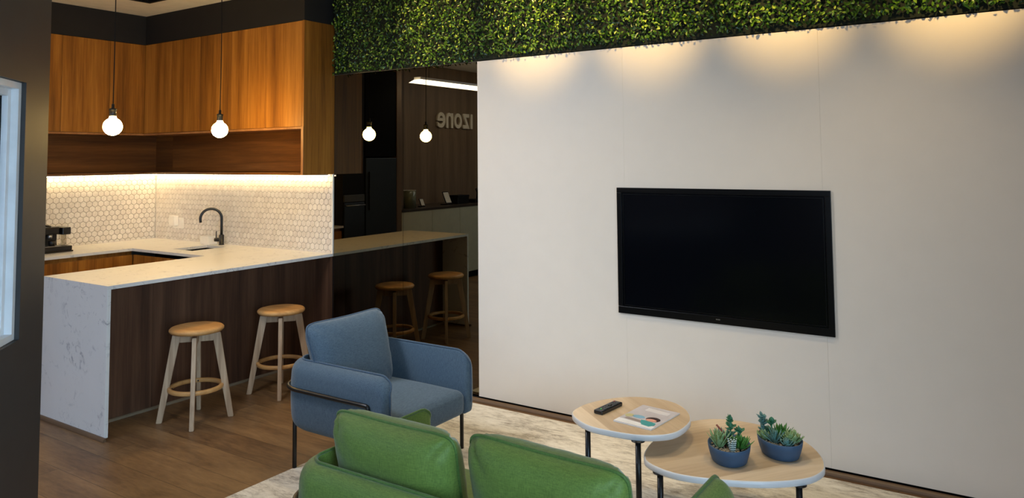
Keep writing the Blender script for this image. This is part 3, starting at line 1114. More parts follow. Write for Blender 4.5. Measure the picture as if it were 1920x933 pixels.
box(bm, -hx + bz + 0.008, -hx + bz + 0.012, -0.010, -0.006, -hz_ + bz + 0.018, hz_ - bz - 0.008)
box(bm, hx - bz - 0.012, hx - bz - 0.008, -0.010, -0.006, -hz_ + bz + 0.018, hz_ - bz - 0.008)
obj('inner_frame', bm, M['tv_black'], tv)
bm = bmesh.new()
for k in range(4):
    box(bm, -0.012 + k * 0.0062, -0.0078 + k * 0.0062, -0.0128, -0.0118, -hz_ + 0.022, -hz_ + 0.028)
obj('logo', bm, M['steel'], tv)

# ------------------------------------------------------------------ rug
bm = bmesh.new()
box(bm, 0.782, 4.35, -2.8, -0.105, 0.0, 0.012, 0.003)
tag(obj('area_rug', bm, M['rug']), 'pale distressed beige and grey rug under the lounge seating', 'rug')

# ------------------------------------------------------------------ bar stools
def stool(loc, label, rz):
    r = thing('bar_stool', label, 'stool', loc, rz, 'oak bar stools at the breakfast bar')
    bm = bmesh.new()
    H = 0.587
    lathe(bm, [(0, H - 0.004), (0.09, H - 0.003), (0.14, H), (0.156, H - 0.004), (0.165, H - 0.013), (0.165, H - 0.022), (0.156, H - 0.032), (0.13, H - 0.036), (0, H - 0.036)], 48)
    obj('seat', bm, M['stool_seat'], r)
    bm = bmesh.new()
    lathe(bm, [(0, H - 0.045), (0.075, H - 0.045), (0.075, H - 0.0362), (0, H - 0.0362)], 24)
    obj('swivel_plate', bm, M['black_metal'], r)
    zt = H - 0.047
    for k in range(4):
        a_ = PI / 4 + k * PI / 2
        d_ = Vector((math.cos(a_), math.sin(a_), 0))
        s_ = Vector((-d_.y, d_.x, 0))
        bm = bmesh.new()
        rt, rb = 0.118, 0.212
        wt_, wb_, th = 0.05, 0.034, 0.026
        vs = []
        for (z, rc, w) in ((zt, rt, wt_), (0.0, rb, wb_)):
            for (q, e) in ((-1, -1), (1, -1), (1, 1), (-1, 1)):
                vs.append(bm.verts.new(d_ * (rc + q * w / 2) + s_ * (e * th / 2) + Vector((0, 0, z))))
        for f in ((0, 1, 2, 3), (7, 6, 5, 4), (0, 4, 5, 1), (1, 5, 6, 2), (2, 6, 7, 3), (3, 7, 4, 0)):
            bm.faces.new([vs[i] for i in f])
        bmesh.ops.bevel(bm, geom=bm.edges[:], offset=0.003, segments=2, affect='EDGES')
        obj('leg', bm, M['stool_leg'], r)
    for k in range(2):
        rot = Matrix.Rotation(PI / 4 + k * PI / 2, 3, 'Z')
        dz = 0.0 if k == 0 else 0.0
        if k == 0:
            obj('cross_rail', B(-0.1, 0.1, -0.013, 0.013, zt - 0.05, zt - 0.002, 0.002, rot=rot), M['stool_leg'], r)
        else:
            bm = bmesh.new()
            for (a0, a1) in ((-0.1, -0.014), (0.014, 0.1)):
                vs = box(bm, a0, a1, -0.013, 0.013, zt - 0.05, zt - 0.002, 0.002)
                for v in vs:
                    v.co = rot @ v.co
            obj('cross_rail', bm, M['stool_leg'], r)
    bm = bmesh.new()
    zf, Rf = 0.205, 0.155
    prof = []
    for k in range(16):
        a_ = k * 2 * PI / 16
        ca, sa = math.cos(a_), math.sin(a_)
        prof.append((Rf + 0.013 * math.copysign(abs(ca) ** 0.7, ca), zf + 0.014 * math.copysign(abs(sa) ** 0.7, sa)))
    n = 48
    rings = [[bm.verts.new((p[0] * math.cos(j * 2 * PI / n), p[0] * math.sin(j * 2 * PI / n), p[1])) for p in prof] for j in range(n)]
    for j in range(n):
        for k in range(16):
            f = bm.faces.new((rings[j][k], rings[j][(k + 1) % 16], rings[(j + 1) % n][(k + 1) % 16], rings[(j + 1) % n][k]))
            f.smooth = True
    ring = obj('foot_ring', bm, M['stool_seat'], r)
    for k in range(4):
        a_ = PI / 4 + k * PI / 2
        bm = bmesh.new()
        d_ = Vector((math.cos(a_), math.sin(a_), 0))
        tube(bm, [d_ * (Rf - 0.018) + Vector((0, 0, zf)), d_ * (Rf - 0.012) + Vector((0, 0, zf))], 0.005, 10)
        obj('screw', bm, M['black_metal'], ring)
    return r


s0 = stool((-0.37, -1.282, 0), 'round oak bar stool nearer the white waterfall end of the bar', R(-39.5 - 45))
s1 = dup(s0, (-0.382, -0.602, 0), R(-41.5 - 45), 'round oak bar stool nearer the mirror, partly hidden by the blue armchair')


# ------------------------------------------------------------------ upholstery
def roundbox(bm, h, r, nseg=(12, 12, 8), crown=0.0, c=(0, 0, 0), crown_all=0.0):
    hx_, hy_, hz2 = h
    cache = {}

    def P(u, v, w):
        key = (round(u, 5), round(v, 5), round(w, 5))
        if key in cache:
            return cache[key]
        p = Vector((u * hx_, v * hy_, w * hz2))
        rr2 = r
        q = Vector((min(max(p.x, -(hx_ - rr2)), hx_ - rr2), min(max(p.y, -(hy_ - rr2)), hy_ - rr2), min(max(p.z, -(hz2 - rr2)), hz2 - rr2)))
        d_ = p - q
        if d_.length > 1e-9:
            p = q + d_.normalized() * rr2
        if w > 0:
            p.z += crown * max(0, 1 - u * u) * max(0, 1 - v * v) * w
        p += Vector(c)
        vert = bm.verts.new(p)
        cache[key] = vert
        return vert
    nx, ny, nz = nseg

    def lin_(n, h_):
        # denser near the ends so that the rounding is smooth
        k = 4
        e = min(0.45, r / h_)
        a = [-1 + e * (1 - math.cos(i / k * PI / 2)) for i in range(k + 1)]
        m_ = [-1 + e + (2 - 2 * e) * i / n for i in range(1, n)]
        return a + m_ + [-x for x in reversed(a)]
    U, V_, W_ = lin_(nx, hx_), lin_(ny, hy_), lin_(nz, hz2)

    def face(*k):
        vs = []
        for a in k:
            v = P(*a)
            if v not in vs:
                vs.append(v)
        if len(vs) >= 3:
            try:
                f = bm.faces.new(vs)
                f.smooth = True
            except ValueError:
                pass
    for w in (-1, 1):
        for i in range(len(U) - 1):
            for j in range(len(V_) - 1):
                face((U[i], V_[j], w), (U[i + 1], V_[j], w), (U[i + 1], V_[j + 1], w), (U[i], V_[j + 1], w))
    for v in (-1, 1):
        for i in range(len(U) - 1):
            for j in range(len(W_) - 1):
                face((U[i], v, W_[j]), (U[i + 1], v, W_[j]), (U[i + 1], v, W_[j + 1]), (U[i], v, W_[j + 1]))
    for u in (-1, 1):
        for i in range(len(V_) - 1):
            for j in range(len(W_) - 1):
                face((u, V_[i], W_[j]), (u, V_[i + 1], W_[j]), (u, V_[i + 1], W_[j + 1]), (u, V_[i], W_[j + 1]))


def cushion_parts(w, h, T, mat, parent, tf, seed, taper=0.0):
    """pillow: x width, z height, y thickness, placed with the matrix tf; returns the cushion with a piping child"""
    bm = bmesh.new()
    nx, nz = 40, 30
    sd = Vector((seed * 3.1, seed * 1.7, 0))

    def pos(a, b, side):
        p = 9.0
        m_ = max(abs(a), abs(b))
        n_ = (abs(a) ** p + abs(b) ** p) ** (1 / p)
        k = m_ / n_ if n_ > 1e-9 else 1.0
        aa, bb = a * k, b * k
        x = aa * w / 2 * (1 - 0.035 * (1 - bb * bb) * abs(aa) ** 3) * (1 + taper * bb)
        z = bb * h / 2 * (1 - 0.045 * (1 - aa * aa) * abs(bb) ** 3)
        e = max(0.0, (1 - abs(a) ** 4.2)) ** 0.5 * max(0.0, (1 - abs(b) ** 3.4)) ** 0.5
        y = side * T / 2 * e
        edge = max(abs(a), abs(b)) ** 4
        fold = 0.006 * noise.noise(Vector((x * 26, side * 3.0, z * 26)) + sd) * edge * e ** 0.3
        soft = 0.008 * noise.noise(Vector((x * 6, side * 2.0, z * 6)) + sd) * e
        # gathers running in from the top corners
        ga = 0.0
        for cx_ in (-1, 1):
            dx, dz = (a - cx_ * 0.86), (b - 0.95)
            rr3 = math.hypot(dx * 1.4, dz)
            ga += 0.010 * math.sin(math.atan2(dz, dx * cx_) * 9 + seed) * math.exp(-(rr3 / 0.22) ** 2)
        y += side * (fold + soft + ga * e ** 0.5)
        return Vector((x, y, z))

    def spaced(n):
        return [math.sin((i / n - 0.5) * PI) * 0.5 + (i / n - 0.5) for i in range(n + 1)]
    A, Bv = spaced(nx), spaced(nz)
    V_ = {}
    for side in (-1, 1):
        for i, a in enumerate(A):
            for j, b in enumerate(Bv):
                rim = i in (0, nx) or j in (0, nz)
                key = (i, j, 0 if rim else side)
                if key not in V_:
                    V_[key] = bm.verts.new(tf @ pos(a, b, side))

    def g(i, j, side):
        return V_[(i, j, 0 if (i in (0, nx) or j in (0, nz)) else side)]
    for side in (-1, 1):
        for i in range(nx):
            for j in range(nz):
                f = bm.faces.new((g(i, j, side), g(i + 1, j, side), g(i + 1, j + 1, side), g(i, j + 1, side)))
                f.smooth = True
    rim = [pos(A[i], -1, 1) for i in range(nx)] + [pos(1, Bv[j], 1) for j in range(nz)] + [pos(A[i], 1, 1) for i in range(nx, 0, -1)] + [pos(-1, Bv[j], 1) for j in range(nz, 0, -1)]
    o_ = obj('cushion', bm, mat, parent)
    bm = bmesh.new()
    tube(bm, [tf @ p for p in rim], 0.0055, 8, closed=True)
    obj('piping', bm, M['blue_pipe'] if mat is M['blue'] else M['green_pipe'], o_)
    return o_


def lounge_seat(name, label, cat, loc, rz, W, D, mat, cushions, th=0.062):
    """low tub seat: local x = width, local y = depth (back at 0, front at D)"""
    r = thing(name, label, cat, loc, rz)
    ZT, RC = 0.578, 0.13
    hw_ = W / 2
    c_ = th / 2
    # centre line of the U shaped shell
    path = []
    NA = 22
    for i in range(NA + 1):
        path.append((Vector((-hw_ + c_, D - (D - RC) * i / NA, 0)), Vector((-1, 0, 0))))
    for i in range(1, 12):
        a_ = PI + (PI / 2) * i / 12
        d_ = Vector((math.cos(a_), math.sin(a_), 0))
        path.append((Vector((-hw_ + RC, RC, 0)) + d_ * (RC - c_), d_))
    NB = 14
    for i in range(NB + 1):
        path.append((Vector((-hw_ + RC + (W - 2 * RC) * i / NB, c_, 0)), Vector((0, -1, 0))))
    for i in range(1, 12):
        a_ = -PI / 2 + (PI / 2) * i / 12
        d_ = Vector((math.cos(a_), math.sin(a_), 0))
        path.append((Vector((hw_ - RC, RC, 0)) + d_ * (RC - c_), d_))
    for i in range(NA + 1):
        path.append((Vector((hw_ - c_, RC + (D - RC) * i / NA, 0)), Vector((1, 0, 0))))
    # finer sampling close to the arm fronts
    extra = []
    for sgn in (-1, 1):
        for e in (0.001, 0.004, 0.009, 0.016, 0.024, 0.05, 0.075):
            extra.append((Vector((sgn * (hw_ - c_), D - e, 0)), Vector((sgn, 0, 0))))
    left = sorted([p for p in path[:NA + 1]] + extra[:7], key=lambda q: -q[0].y)
    right = sorted([p for p in path[-NA - 1:]] + extra[7:], key=lambda q: q[0].y)
    path = left + path[NA + 1:-NA - 1] + right
    RF, RE, RB = 0.078, 0.022, 0.2
    bm = bmesh.new()
    rings, pipe = [], []
    for (p, n_) in path:
        e = max(0.0, D - p.y)
        zt = ZT
        if e < RF:
            zt = ZT - RF + math.sqrt(max(0.0, RF * RF - (RF - e) ** 2))
        zb = 0.232
        vb = max(0.0, p.y)
        if vb < RB:
            zb = 0.232 + 0.62 * (RB - math.sqrt(max(0, RB * RB - (RB - vb) ** 2)))
        if e < 0.04:
            zb += 0.04 - math.sqrt(max(0, 0.04 ** 2 - (0.04 - e) ** 2))
        k = 1.0
        if e < RE:
            k = max(0.12, math.sqrt(max(0.0, 1 - ((RE - e) / RE) ** 2)))
        sec = [(-1.0, zb + 0.012), (-1.0, (zb + zt) / 2), (-1.0, zt - 0.016), (-0.93, zt - 0.004)]
        for j in range(0, 9):
            a_ = PI / 2 - PI / 2 * j / 8
            sec.append((-0.82 + 1.82 * math.cos(a_), zt - 0.075 + 0.073 * math.sin(a_)))
        zm = zt - 0.075
        for j in range(1, 6):
            q = j / 6
            sec.append((1.0 + 0.10 * math.sin(q * PI), zm + (zb + 0.05 - zm) * q))
        for j in range(0, 5):
            a_ = -PI / 2 * j / 4
            sec.append((0.45 + 0.55 * math.cos(a_), zb + 0.05 + 0.05 * math.sin(a_)))
        sec.append((-0.8, zb))
        rings.append([bm.verts.new(p + n_ * (u * c_ * k) + Vector((0, 0, z))) for (u, z) in sec])
        pipe.append(p - n_ * (0.88 * c_ * k) + Vector((0, 0, zt + 0.001)))
    m_ = len(rings[0])
    for a, b in zip(rings[:-1], rings[1:]):
        for k in range(m_):
            f = bm.faces.new((a[k], a[(k + 1) % m_], b[(k + 1) % m_], b[k]))
            f.smooth = True
    bm.faces.new(rings[0])
    bm.faces.new(list(reversed(rings[-1])))
    shell = obj('backrest_shell', bm, mat, r)
    bm = bmesh.new()
    lo0 = pipe[0] + Vector((0, 0.002, 0))
    lo1 = pipe[-1] + Vector((0, 0.002, 0))
    full = [Vector((lo0.x, lo0.y, 0.3 + (lo0.z - 0.3) * i / 5)) for i in range(5)] + pipe + [Vector((lo1.x, lo1.y, 0.3 + (lo1.z - 0.3) * i / 5)) for i in range(4, -1, -1)]
    tube(bm, full, 0.0055, 8)
    obj('piping', bm, M['blue_pipe'] if mat is M['blue'] else M['green_pipe'], shell)
    # seat
    bm = bmesh.new()
    sw_ = hw_ - th - 0.001
    y0, y1 = 0.075, D - 0.004
    roundbox(bm, (sw_, (y1 - y0) / 2, 0.068), 0.045, (14, 12, 2), 0.028, (0, (y0 + y1) / 2, 0.300))
    obj('seat', bm, mat, r)
    # frame: tube round the outside, front legs down from it, rear legs below the body
    bm = bmesh.new()
    zf, off = 0.443, 0.011
    xo = hw_ + off + 0.003
    vf = D - 0.10
    RCo = RC + off
    pts = [Vector((-xo, vf, 0.012)), Vector((-xo, vf, 0.2)), Vector((-xo, vf, zf - 0.012)), Vector((-xo, vf - 0.003, zf - 0.003)), Vector((-xo, vf - 0.012, zf))]
    pts += [Vector((-xo, vf - (vf - RC) * i / 6, zf)) for i in range(1, 6)]
    pts += [Vector((-hw_ + RC, RC, zf)) + Vector((math.cos(PI + PI / 2 * i / 8), math.sin(PI + PI / 2 * i / 8), 0)) * (RCo + 0.003) for i in range(9)]
    pts += [Vector((hw_ - RC, RC, zf)) + Vector((math.cos(-PI / 2 + PI / 2 * i / 8), math.sin(-PI / 2 + PI / 2 * i / 8), 0)) * (RCo + 0.003) for i in range(9)]
    pts += [Vector((xo, RC + (vf - RC) * i / 6, zf)) for i in range(1, 6)]
    pts += [Vector((xo, vf - 0.012, zf)), Vector((xo, vf - 0.003, zf - 0.003)), Vector((xo, vf, zf - 0.012)), Vector((xo, vf, 0.2)), Vector((xo, vf, 0.012))]
    tube(bm, pts, 0.011, 12)
    obj('frame', bm, M['black_metal'], r)
    for sgn in (-1, 1):
        bm = bmesh.new()
        tube(bm, [(sgn * (hw_ - 0.045), 0.06, 0.012), (sgn * (hw_ - 0.045), 0.06, 0.36)], 0.0115, 12)
        obj('leg', bm, M['black_metal'], r)
    for i, (cx_, w_, h_, T_, y_, z_, tilt, ry, seed, taper) in enumerate(cushions):
        tf = Matrix.Translation((cx_, y_, z_)) @ Matrix.Rotation(R(ry), 4, 'Y') @ Matrix.Rotation(R(tilt), 4, 'X')
        cushion_parts(w_, h_, T_, mat, r, tf, seed, taper)
    return r


lounge_seat('armchair', 'blue grey fabric armchair with black tube frame beside the bar stools', 'armchair', (0.725, -1.155, 0.0), R(-90), 0.72, 0.75, M['blue'],
            [(0.035, 0.555, 0.43, 0.18, 0.20, 0.564, 17, 0, 1.0, 0.06)])
lounge_seat('sofa', 'green fabric two seater sofa seen from behind', 'sofa', (2.53, -2.425, 0.0), R(0), 1.376, 0.75, M['green'],
            [(-0.332, 0.55, 0.40, 0.21, 0.215, 0.540, 14, 0, 2.3, 0.02), (0.280, 0.56, 0.41, 0.21, 0.215, 0.560, 14, 1.2, 4.1, 0.02)])

# ------------------------------------------------------------------ coffee tables
def spline(pts, n):
    out = []
    m_ = len(pts)
    for i in range(m_):
        p0_, p1_, p2_, p3_ = [Vector((*pts[(i + k - 1) % m_], 0)) for k in range(4)]
        for j in range(n):
            t_ = j / n
            out.append(0.5 * ((2 * p1_) + (p2_ - p0_) * t_ + (2 * p0_ - 5 * p1_ + 4 * p2_ - p3_) * t_ * t_ + (3 * p1_ - p0_ - 3 * p2_ + p3_) * t_ ** 3))
    return out


def relax(ps, it=6):
    for _ in range(it):
        ps = [(ps[i - 1] + ps[i] * 2 + ps[(i + 1) % len(ps)]) / 4 for i in range(len(ps))]
    return ps


def coffee_table(label, outline, ztop, legs, thick, oak):
    cx = sum(p[0] for p in outline) / len(outline)
    cy = sum(p[1] for p in outline) / len(outline)
    r = thing('coffee_table', label, 'coffee table', (cx, cy, 0.012), 0, 'nesting coffee tables')
    zt = ztop - 0.012
    ol = relax(spline([(p[0] - cx, p[1] - cy) for p in outline], 5))
    bm = bmesh.new()
    rows = []
    for (inset, z) in ((0.004, zt), (0.0, zt - 0.003), (0.0, zt - thick + 0.002), (0.002, zt - thick)):
        rows.append([bm.verts.new(p * (1 - inset / 0.3) + Vector((0, 0, z))) for p in ol])
    n = len(ol)
    bm.faces.new(rows[0]).material_index = 0
    bm.faces.new(list(reversed(rows[-1]))).material_index = 1
    for a, b in zip(rows[:-1], rows[1:]):
        for k in range(n):
            f = bm.faces.new((a[k], a[(k + 1) % n], b[(k + 1) % n], b[k]))
            f.material_index = 1
            f.smooth = True
    obj('tabletop', bm, [oak, M['table_edge']], r)
    for (lx, ly) in legs:
        bm = bmesh.new()
        tube(bm, [(lx - cx, ly - cy, 0.0), (lx - cx, ly - cy, zt - thick)], 0.0125, 14)
        lathe(bm, [(0, zt - thick - 0.004), (0.03, zt - thick - 0.004), (0.03, zt - thick - 0.0002), (0, zt - thick - 0.0002)], 18, (lx - cx, ly - cy, 0))
        obj('leg', bm, M['black_metal'], r)
    return r


O1 = [(2.257, -1.091), (2.318, -1.156), (2.41, -1.21), (2.501, -1.214), (2.613, -1.205), (2.685, -1.175), (2.748, -1.123), (2.775, -1.052), (2.776, -0.943), (2.755, -0.862), (2.693, -0.761), (2.607, -0.698), (2.509, -0.687), (2.396, -0.729), (2.309, -0.827), (2.263, -0.932), (2.252, -1.004)]
O2 = [(2.665, -1.197), (2.72, -1.246), (2.805, -1.275), (2.899, -1.274), (3.036, -1.23), (3.166, -1.167), (3.261, -1.089), (3.315, -1.02), (3.337, -0.939), (3.335, -0.883), (3.308, -0.792), (3.251, -0.691), (3.176, -0.61), (3.07, -0.553), (2.959, -0.526), (2.851, -0.529), (2.751, -0.567), (2.68, -0.65), (2.635, -0.78), (2.62, -0.93), (2.63, -1.08)]
coffee_table('taller small oak coffee table holding the magazine and remote', O1, 0.45, [(2.375, -1.15), (2.636, -1.183), (2.55, -0.74)], 0.026, M['oak_small'])
coffee_table('lower wide oak coffee table holding the two succulent bowls', O2, 0.36, [(2.756, -1.235), (3.268, -1.05), (2.80, -0.62)], 0.026, M['oak_wide'])


# ------------------------------------------------------------------ succulents
def blade(bm, base, d_, n_, L, w, th, curl=0.0, tip=1.0, seg=6):
    """a fleshy pointed leaf"""
    d_, n_ = Vector(d_).normalized(), Vector(n_)
    n_ = (n_ - d_ * n_.dot(d_)).normalized()
    s_ = d_.cross(n_)
    rings = []
    for i in range(seg + 1):
        u = i / seg
        wid = w * (math.sin(PI * (0.18 + 0.82 * u) ** tip) ** 0.8 if u < 1 else 0.03)
        wid = max(wid, w * 0.06)
        t_ = th * (1 - 0.75 * u)
        p = Vector(base) + d_ * (L * u) + n_ * (curl * L * u * u)
        rings.append([bm.verts.new(p + s_ * (wid / 2 * math.cos(k * PI / 3)) + n_ * (t_ / 2 * math.sin(k * PI / 3))) for k in range(6)])
    for a, b in zip(rings[:-1], rings[1:]):
        for k in range(6):
            f = bm.faces.new((a[k], a[(k + 1) % 6], b[(k + 1) % 6], b[k]))
            f.smooth = True
    bm.faces.new(rings[0])
    bm.faces.new(list(reversed(rings[-1])))


def rosette(c, n, L, w, th, e0, e1, mat, parent, curl=0.15, tip=1.0, seed=1):
    """leaves spiralling out from c; e0, e1: elevation in degrees of the outermost and innermost leaf"""
    q = random.Random(seed)
    bm = bmesh.new()
    for i in range(n):
        u = i / max(1, n - 1)
        a_ = i * 2.39996 + q.uniform(-0.15, 0.15)
        el = R(e0 + (e1 - e0) * u + q.uniform(-5, 5))
        d_ = Vector((math.cos(a_) * math.cos(el), math.sin(a_) * math.cos(el), math.sin(el)))
        nrm = Vector((-math.cos(a_) * math.sin(el), -math.sin(a_) * math.sin(el), math.cos(el)))
        blade(bm, Vector(c) + Vector((math.cos(a_), math.sin(a_), 0)) * (0.006 * (1 - u)) + Vector((0, 0, 0.008 * u)), d_, nrm, L * (1 - 0.35 * u) * q.uniform(0.9, 1.1), w * (1 - 0.3 * u), th, curl, tip)
    return obj('succulent', bm, mat, parent)


def jade(c, H, n, mat, parent, seed, lean=(0, 0), s=0.03):
    """stem carrying open whorls of round fleshy leaves"""
    q = random.Random(seed)
    bm = bmesh.new()
    c = Vector(c)
    top = c + Vector((lean[0], lean[1], H))
    tube(bm, [c, (c + top) / 2, top], 0.004, 6)
    whorls = max(2, n // 7)
    for k in range(whorls):
        u = 0.35 + 0.65 * k / (whorls - 1)
        p = c + (top - c) * u
        cnt = 7 if k < whorls - 1 else 9
        for i in range(cnt):
            a_ = i * 2 * PI / cnt * (1 if i < 6 else 1.7) + k * 0.7 + q.uniform(-0.2, 0.2)
            el = R(q.uniform(5, 32) if i < 6 else q.uniform(50, 80))
            d_ = Vector((math.cos(a_) * math.cos(el), math.sin(a_) * math.cos(el), math.sin(el)))
            nrm = Vector((-math.cos(a_) * math.sin(el), -math.sin(a_) * math.sin(el), math.cos(el)))
            L = s * q.uniform(0.75, 1.0) * (1.0 - 0.15 * u)
            blade(bm, p + Vector((0, 0, q.uniform(-0.006, 0.006))), d_, nrm, L, L * 0.8, 0.008, 0.14, 1.6)
    return obj('succulent', bm, mat, parent)


def bowl(loc, rz, ea, label, plants):
    r = thing('succulent_bowl', label, 'potted succulents', loc, rz, 'succulent bowls on the low table')
    bm = bmesh.new()
    sx_, sy_ = 0.67, 0.85
    H = 0.07
    lathe(bm, [(0, 0), (0.098, 0), (0.107, 0.004), (0.119, 0.028), (0.127, 0.05), (0.131, H), (0.128, H + 0.002), (0.123, H), (0.119, 0.053), (0, 0.053)], 56, sx=sx_, sy=sy_)
    bmesh.ops.rotate(bm, cent=(0, 0, 0), matrix=Matrix.Rotation(R(ea), 3, 'Z'), verts=bm.verts[:])
    obj('bowl', bm, M['planter'], r)
    bm = bmesh.new()
    q = random.Random(int(loc[0] * 100))
    er = Matrix.Rotation(R(ea), 3, 'Z')
    for i in range(260):
        rr4 = math.sqrt(q.random()) * 0.112
        a_ = q.uniform(0, 2 * PI)
        g = bmesh.ops.create_icosphere(bm, subdivisions=1, radius=q.uniform(0.003, 0.006))
        bmesh.ops.translate(bm, vec=er @ Vector((rr4 * math.cos(a_) * sx_, rr4 * math.sin(a_) * sy_, 0.056)), verts=g['verts'])
    gv = obj('gravel', bm, M['pebble'], r, smooth=True)
    gv['kind'] = 'stuff'
    plants(r)
    return r


def plants_a(r):
    z = 0.056
    rosette((-0.040, -0.020, z), 34, 0.078, 0.019, 0.008, 45, 86, M['s_pale'], r, 0.06, 1.0, 3)
    jade((0.006, 0.03, z), 0.095, 26, M['s_jade'], r, 5, (0.002, 0), 0.034)
    jade((0.042, 0.028, z), 0.052, 16, M['s_jade'], r, 8, (0.004, 0.0), 0.036)
    rosette((0.046, -0.022, z), 32, 0.066, 0.017, 0.008, 35, 82, M['s_green'], r, 0.14, 1.0, 4)
    rosette((0.012, -0.062, z), 12, 0.058, 0.018, 0.012, 74, 88, M['s_zebra'], r, 0.0, 1.0, 6)
    bm = bmesh.new()
    tube(bm, [(-0.012, -0.01, z), (-0.02, -0.004, z + 0.055), (-0.05, 0.002, z + 0.085)], [0.0035, 0.0035, 0.004], 8)
    obj('twig', bm, M['s_red'], r)
    rosette((-0.026, 0.03, z), 20, 0.07, 0.016, 0.007, 45, 84, M['s_blue'], r, 0.1, 1.0, 12)
    rosette((0.006, -0.012, z), 16, 0.042, 0.022, 0.008, 25, 80, M['s_jade'], r, 0.15, 1.5, 22)


def plants_b(r):
    z = 0.056
    jade((-0.058, 0.04, z), 0.078, 24, M['s_blue'], r, 15, (-0.008, 0.0), 0.038)
    jade((-0.034, 0.026, z), 0.06, 18, M['s_jade'], r, 18, (0.004, 0.0), 0.036)
    rosette((-0.022, -0.028, z), 38, 0.068, 0.012, 0.006, 28, 86, M['s_blue'], r, 0.04, 1.1, 13)
    rosette((0.006, 0.03, z), 34, 0.07, 0.017, 0.007, 40, 84, M['s_green'], r, 0.12, 1.0, 14)
    rosette((0.046, -0.018, z), 40, 0.058, 0.028, 0.009, 24, 84, M['s_pale'], r, 0.22, 1.5, 16)
    rosette((0.024, -0.06, z), 18, 0.036, 0.022, 0.008, 25, 80, M['s_blue'], r, 0.2, 1.5, 17)
    rosette((-0.062, 0.002, z), 16, 0.044, 0.024, 0.008, 25, 70, M['s_pale'], r, 0.2, 1.5, 27)


bowl((2.982, -1.027, 0.3605), R(18), 3, 'blue grey succulent bowl nearer the sofa, left of the two', plants_a)
bowl((3.146, -0.850, 0.3605), R(18), 25, 'blue grey succulent bowl nearer the wall, right of the two', plants_b)

# ------------------------------------------------------------------ remote and magazine
rm = thing('remote_control', 'black remote control on the small coffee table beside the magazine', 'remote control', (2.389, -0.968, 0.4505), R(-7))
obj('body', B(-0.024, 0.024, -0.088, 0.088, 0.0, 0.018, 0.005, 3), M['black_plastic'], rm)
for i in range(3):
    for j in range(6):
        if j == 3:
            continue
        x_, y_ = -0.012 + i * 0.012, -0.052 + j * 0.022
        obj('button', B(x_ - 0.0038, x_ + 0.0038, y_ - 0.005, y_ + 0.005, 0.0175, 0.0198, 0.001, 1), M['grey_dark'], rm)
bm = bmesh.new()
lathe(bm, [(0, 0.0205), (0.0095, 0.0205), (0.0105, 0.0178), (0, 0.0178)], 20, (0, 0.014, 0))
obj('navigation_ring', bm, M['black_plastic'], rm)
gl = plain('green_key', lin(90, 200, 90), 0.4)
obj('green_key', B(-0.004, 0.004, -0.064, -0.058, 0.0176, 0.0205, 0.001, 1), gl, rm)
obj('red_key', B(-0.016, -0.008, 0.066, 0.073, 0.0176, 0.0202, 0.001, 1), plain('red_key', lin(150, 50, 50), 0.4), rm)

mg = thing('magazine', 'glossy pale magazine with a figure in teal on its cover, on the small coffee table', 'magazine', (2.589, -0.978, 0.4505), R(-6))
obj('pages', B(-0.096, 0.096, -0.134, 0.134, 0.0, 0.005, 0.0008, 1), plain('paper', lin(236, 234, 230), 0.5, var=0.01), mg)
cov = plain('glossy_cover', lin(206, 200, 204), 0.22, var=0.08)
obj('cover', B(-0.097, 0.097, -0.135, 0.135, 0.0051, 0.0058), cov, mg)


def patch(name, pts, mat, z):
    bm = bmesh.new()
    lo = [bm.verts.new((p[0], p[1], z)) for p in pts]
    hi = [bm.verts.new((p[0], p[1], z + 0.0003)) for p in pts]
    n = len(pts)
    bm.faces.new(hi)
    bm.faces.new(list(reversed(lo)))
    for k in range(n):
        bm.faces.new((lo[k], lo[(k + 1) % n], hi[(k + 1) % n], hi[k]))
    return obj(name, bm, mat, mg)


def ell(cx, cy, a, b, rot=0.0, n=24, wob=0.0):
    return [(cx + a * math.cos(k * 2 * PI / n) * math.cos(rot) - b * math.sin(k * 2 * PI / n) * math.sin(rot),
             cy + a * math.cos(k * 2 * PI / n) * math.sin(rot) + b * math.sin(k * 2 * PI / n) * math.cos(rot)) for k in range(n)]


patch('cover_print', [(-0.095, -0.132), (0.095, -0.132), (0.095, -0.098), (-0.095, -0.085)], plain('cover_white', lin(240, 240, 242), 0.3), 0.0059)
patch('cover_print', [(-0.075, -0.075), (0.03, -0.088), (0.03, -0.066), (-0.07, -0.052)], plain('cover_grey', lin(150, 138, 132), 0.4), 0.0060)
patch('cover_print', [(0.0, -0.052), (0.03, -0.05), (0.078, -0.06), (0.085, -0.085), (0.07, -0.112), (0.03, -0.105), (0.012, -0.08)], plain('cover_teal', lin(70, 158, 160), 0.35), 0.0063)
patch('cover_print', ell(0.044, -0.022, 0.034, 0.030), plain('cover_hair', lin(48, 26, 26), 0.4), 0.0061)
patch('cover_print', ell(0.042, -0.036, 0.026, 0.017), plain('cover_skin', lin(222, 160, 140), 0.4), 0.0064)
patch('cover_print', ell(-0.028, -0.024, 0.03, 0.02), plain('cover_blue', lin(130, 178, 204), 0.4), 0.0061)
patch('cover_print', ell(-0.074, -0.03, 0.02, 0.022), plain('cover_yellow', lin(196, 190, 140), 0.4), 0.0061)
patch('cover_print', [(-0.05, 0.07), (0.07, 0.06), (0.07, 0.10), (-0.05, 0.11)], plain('cover_pale', lin(226, 222, 224), 0.3), 0.0060)

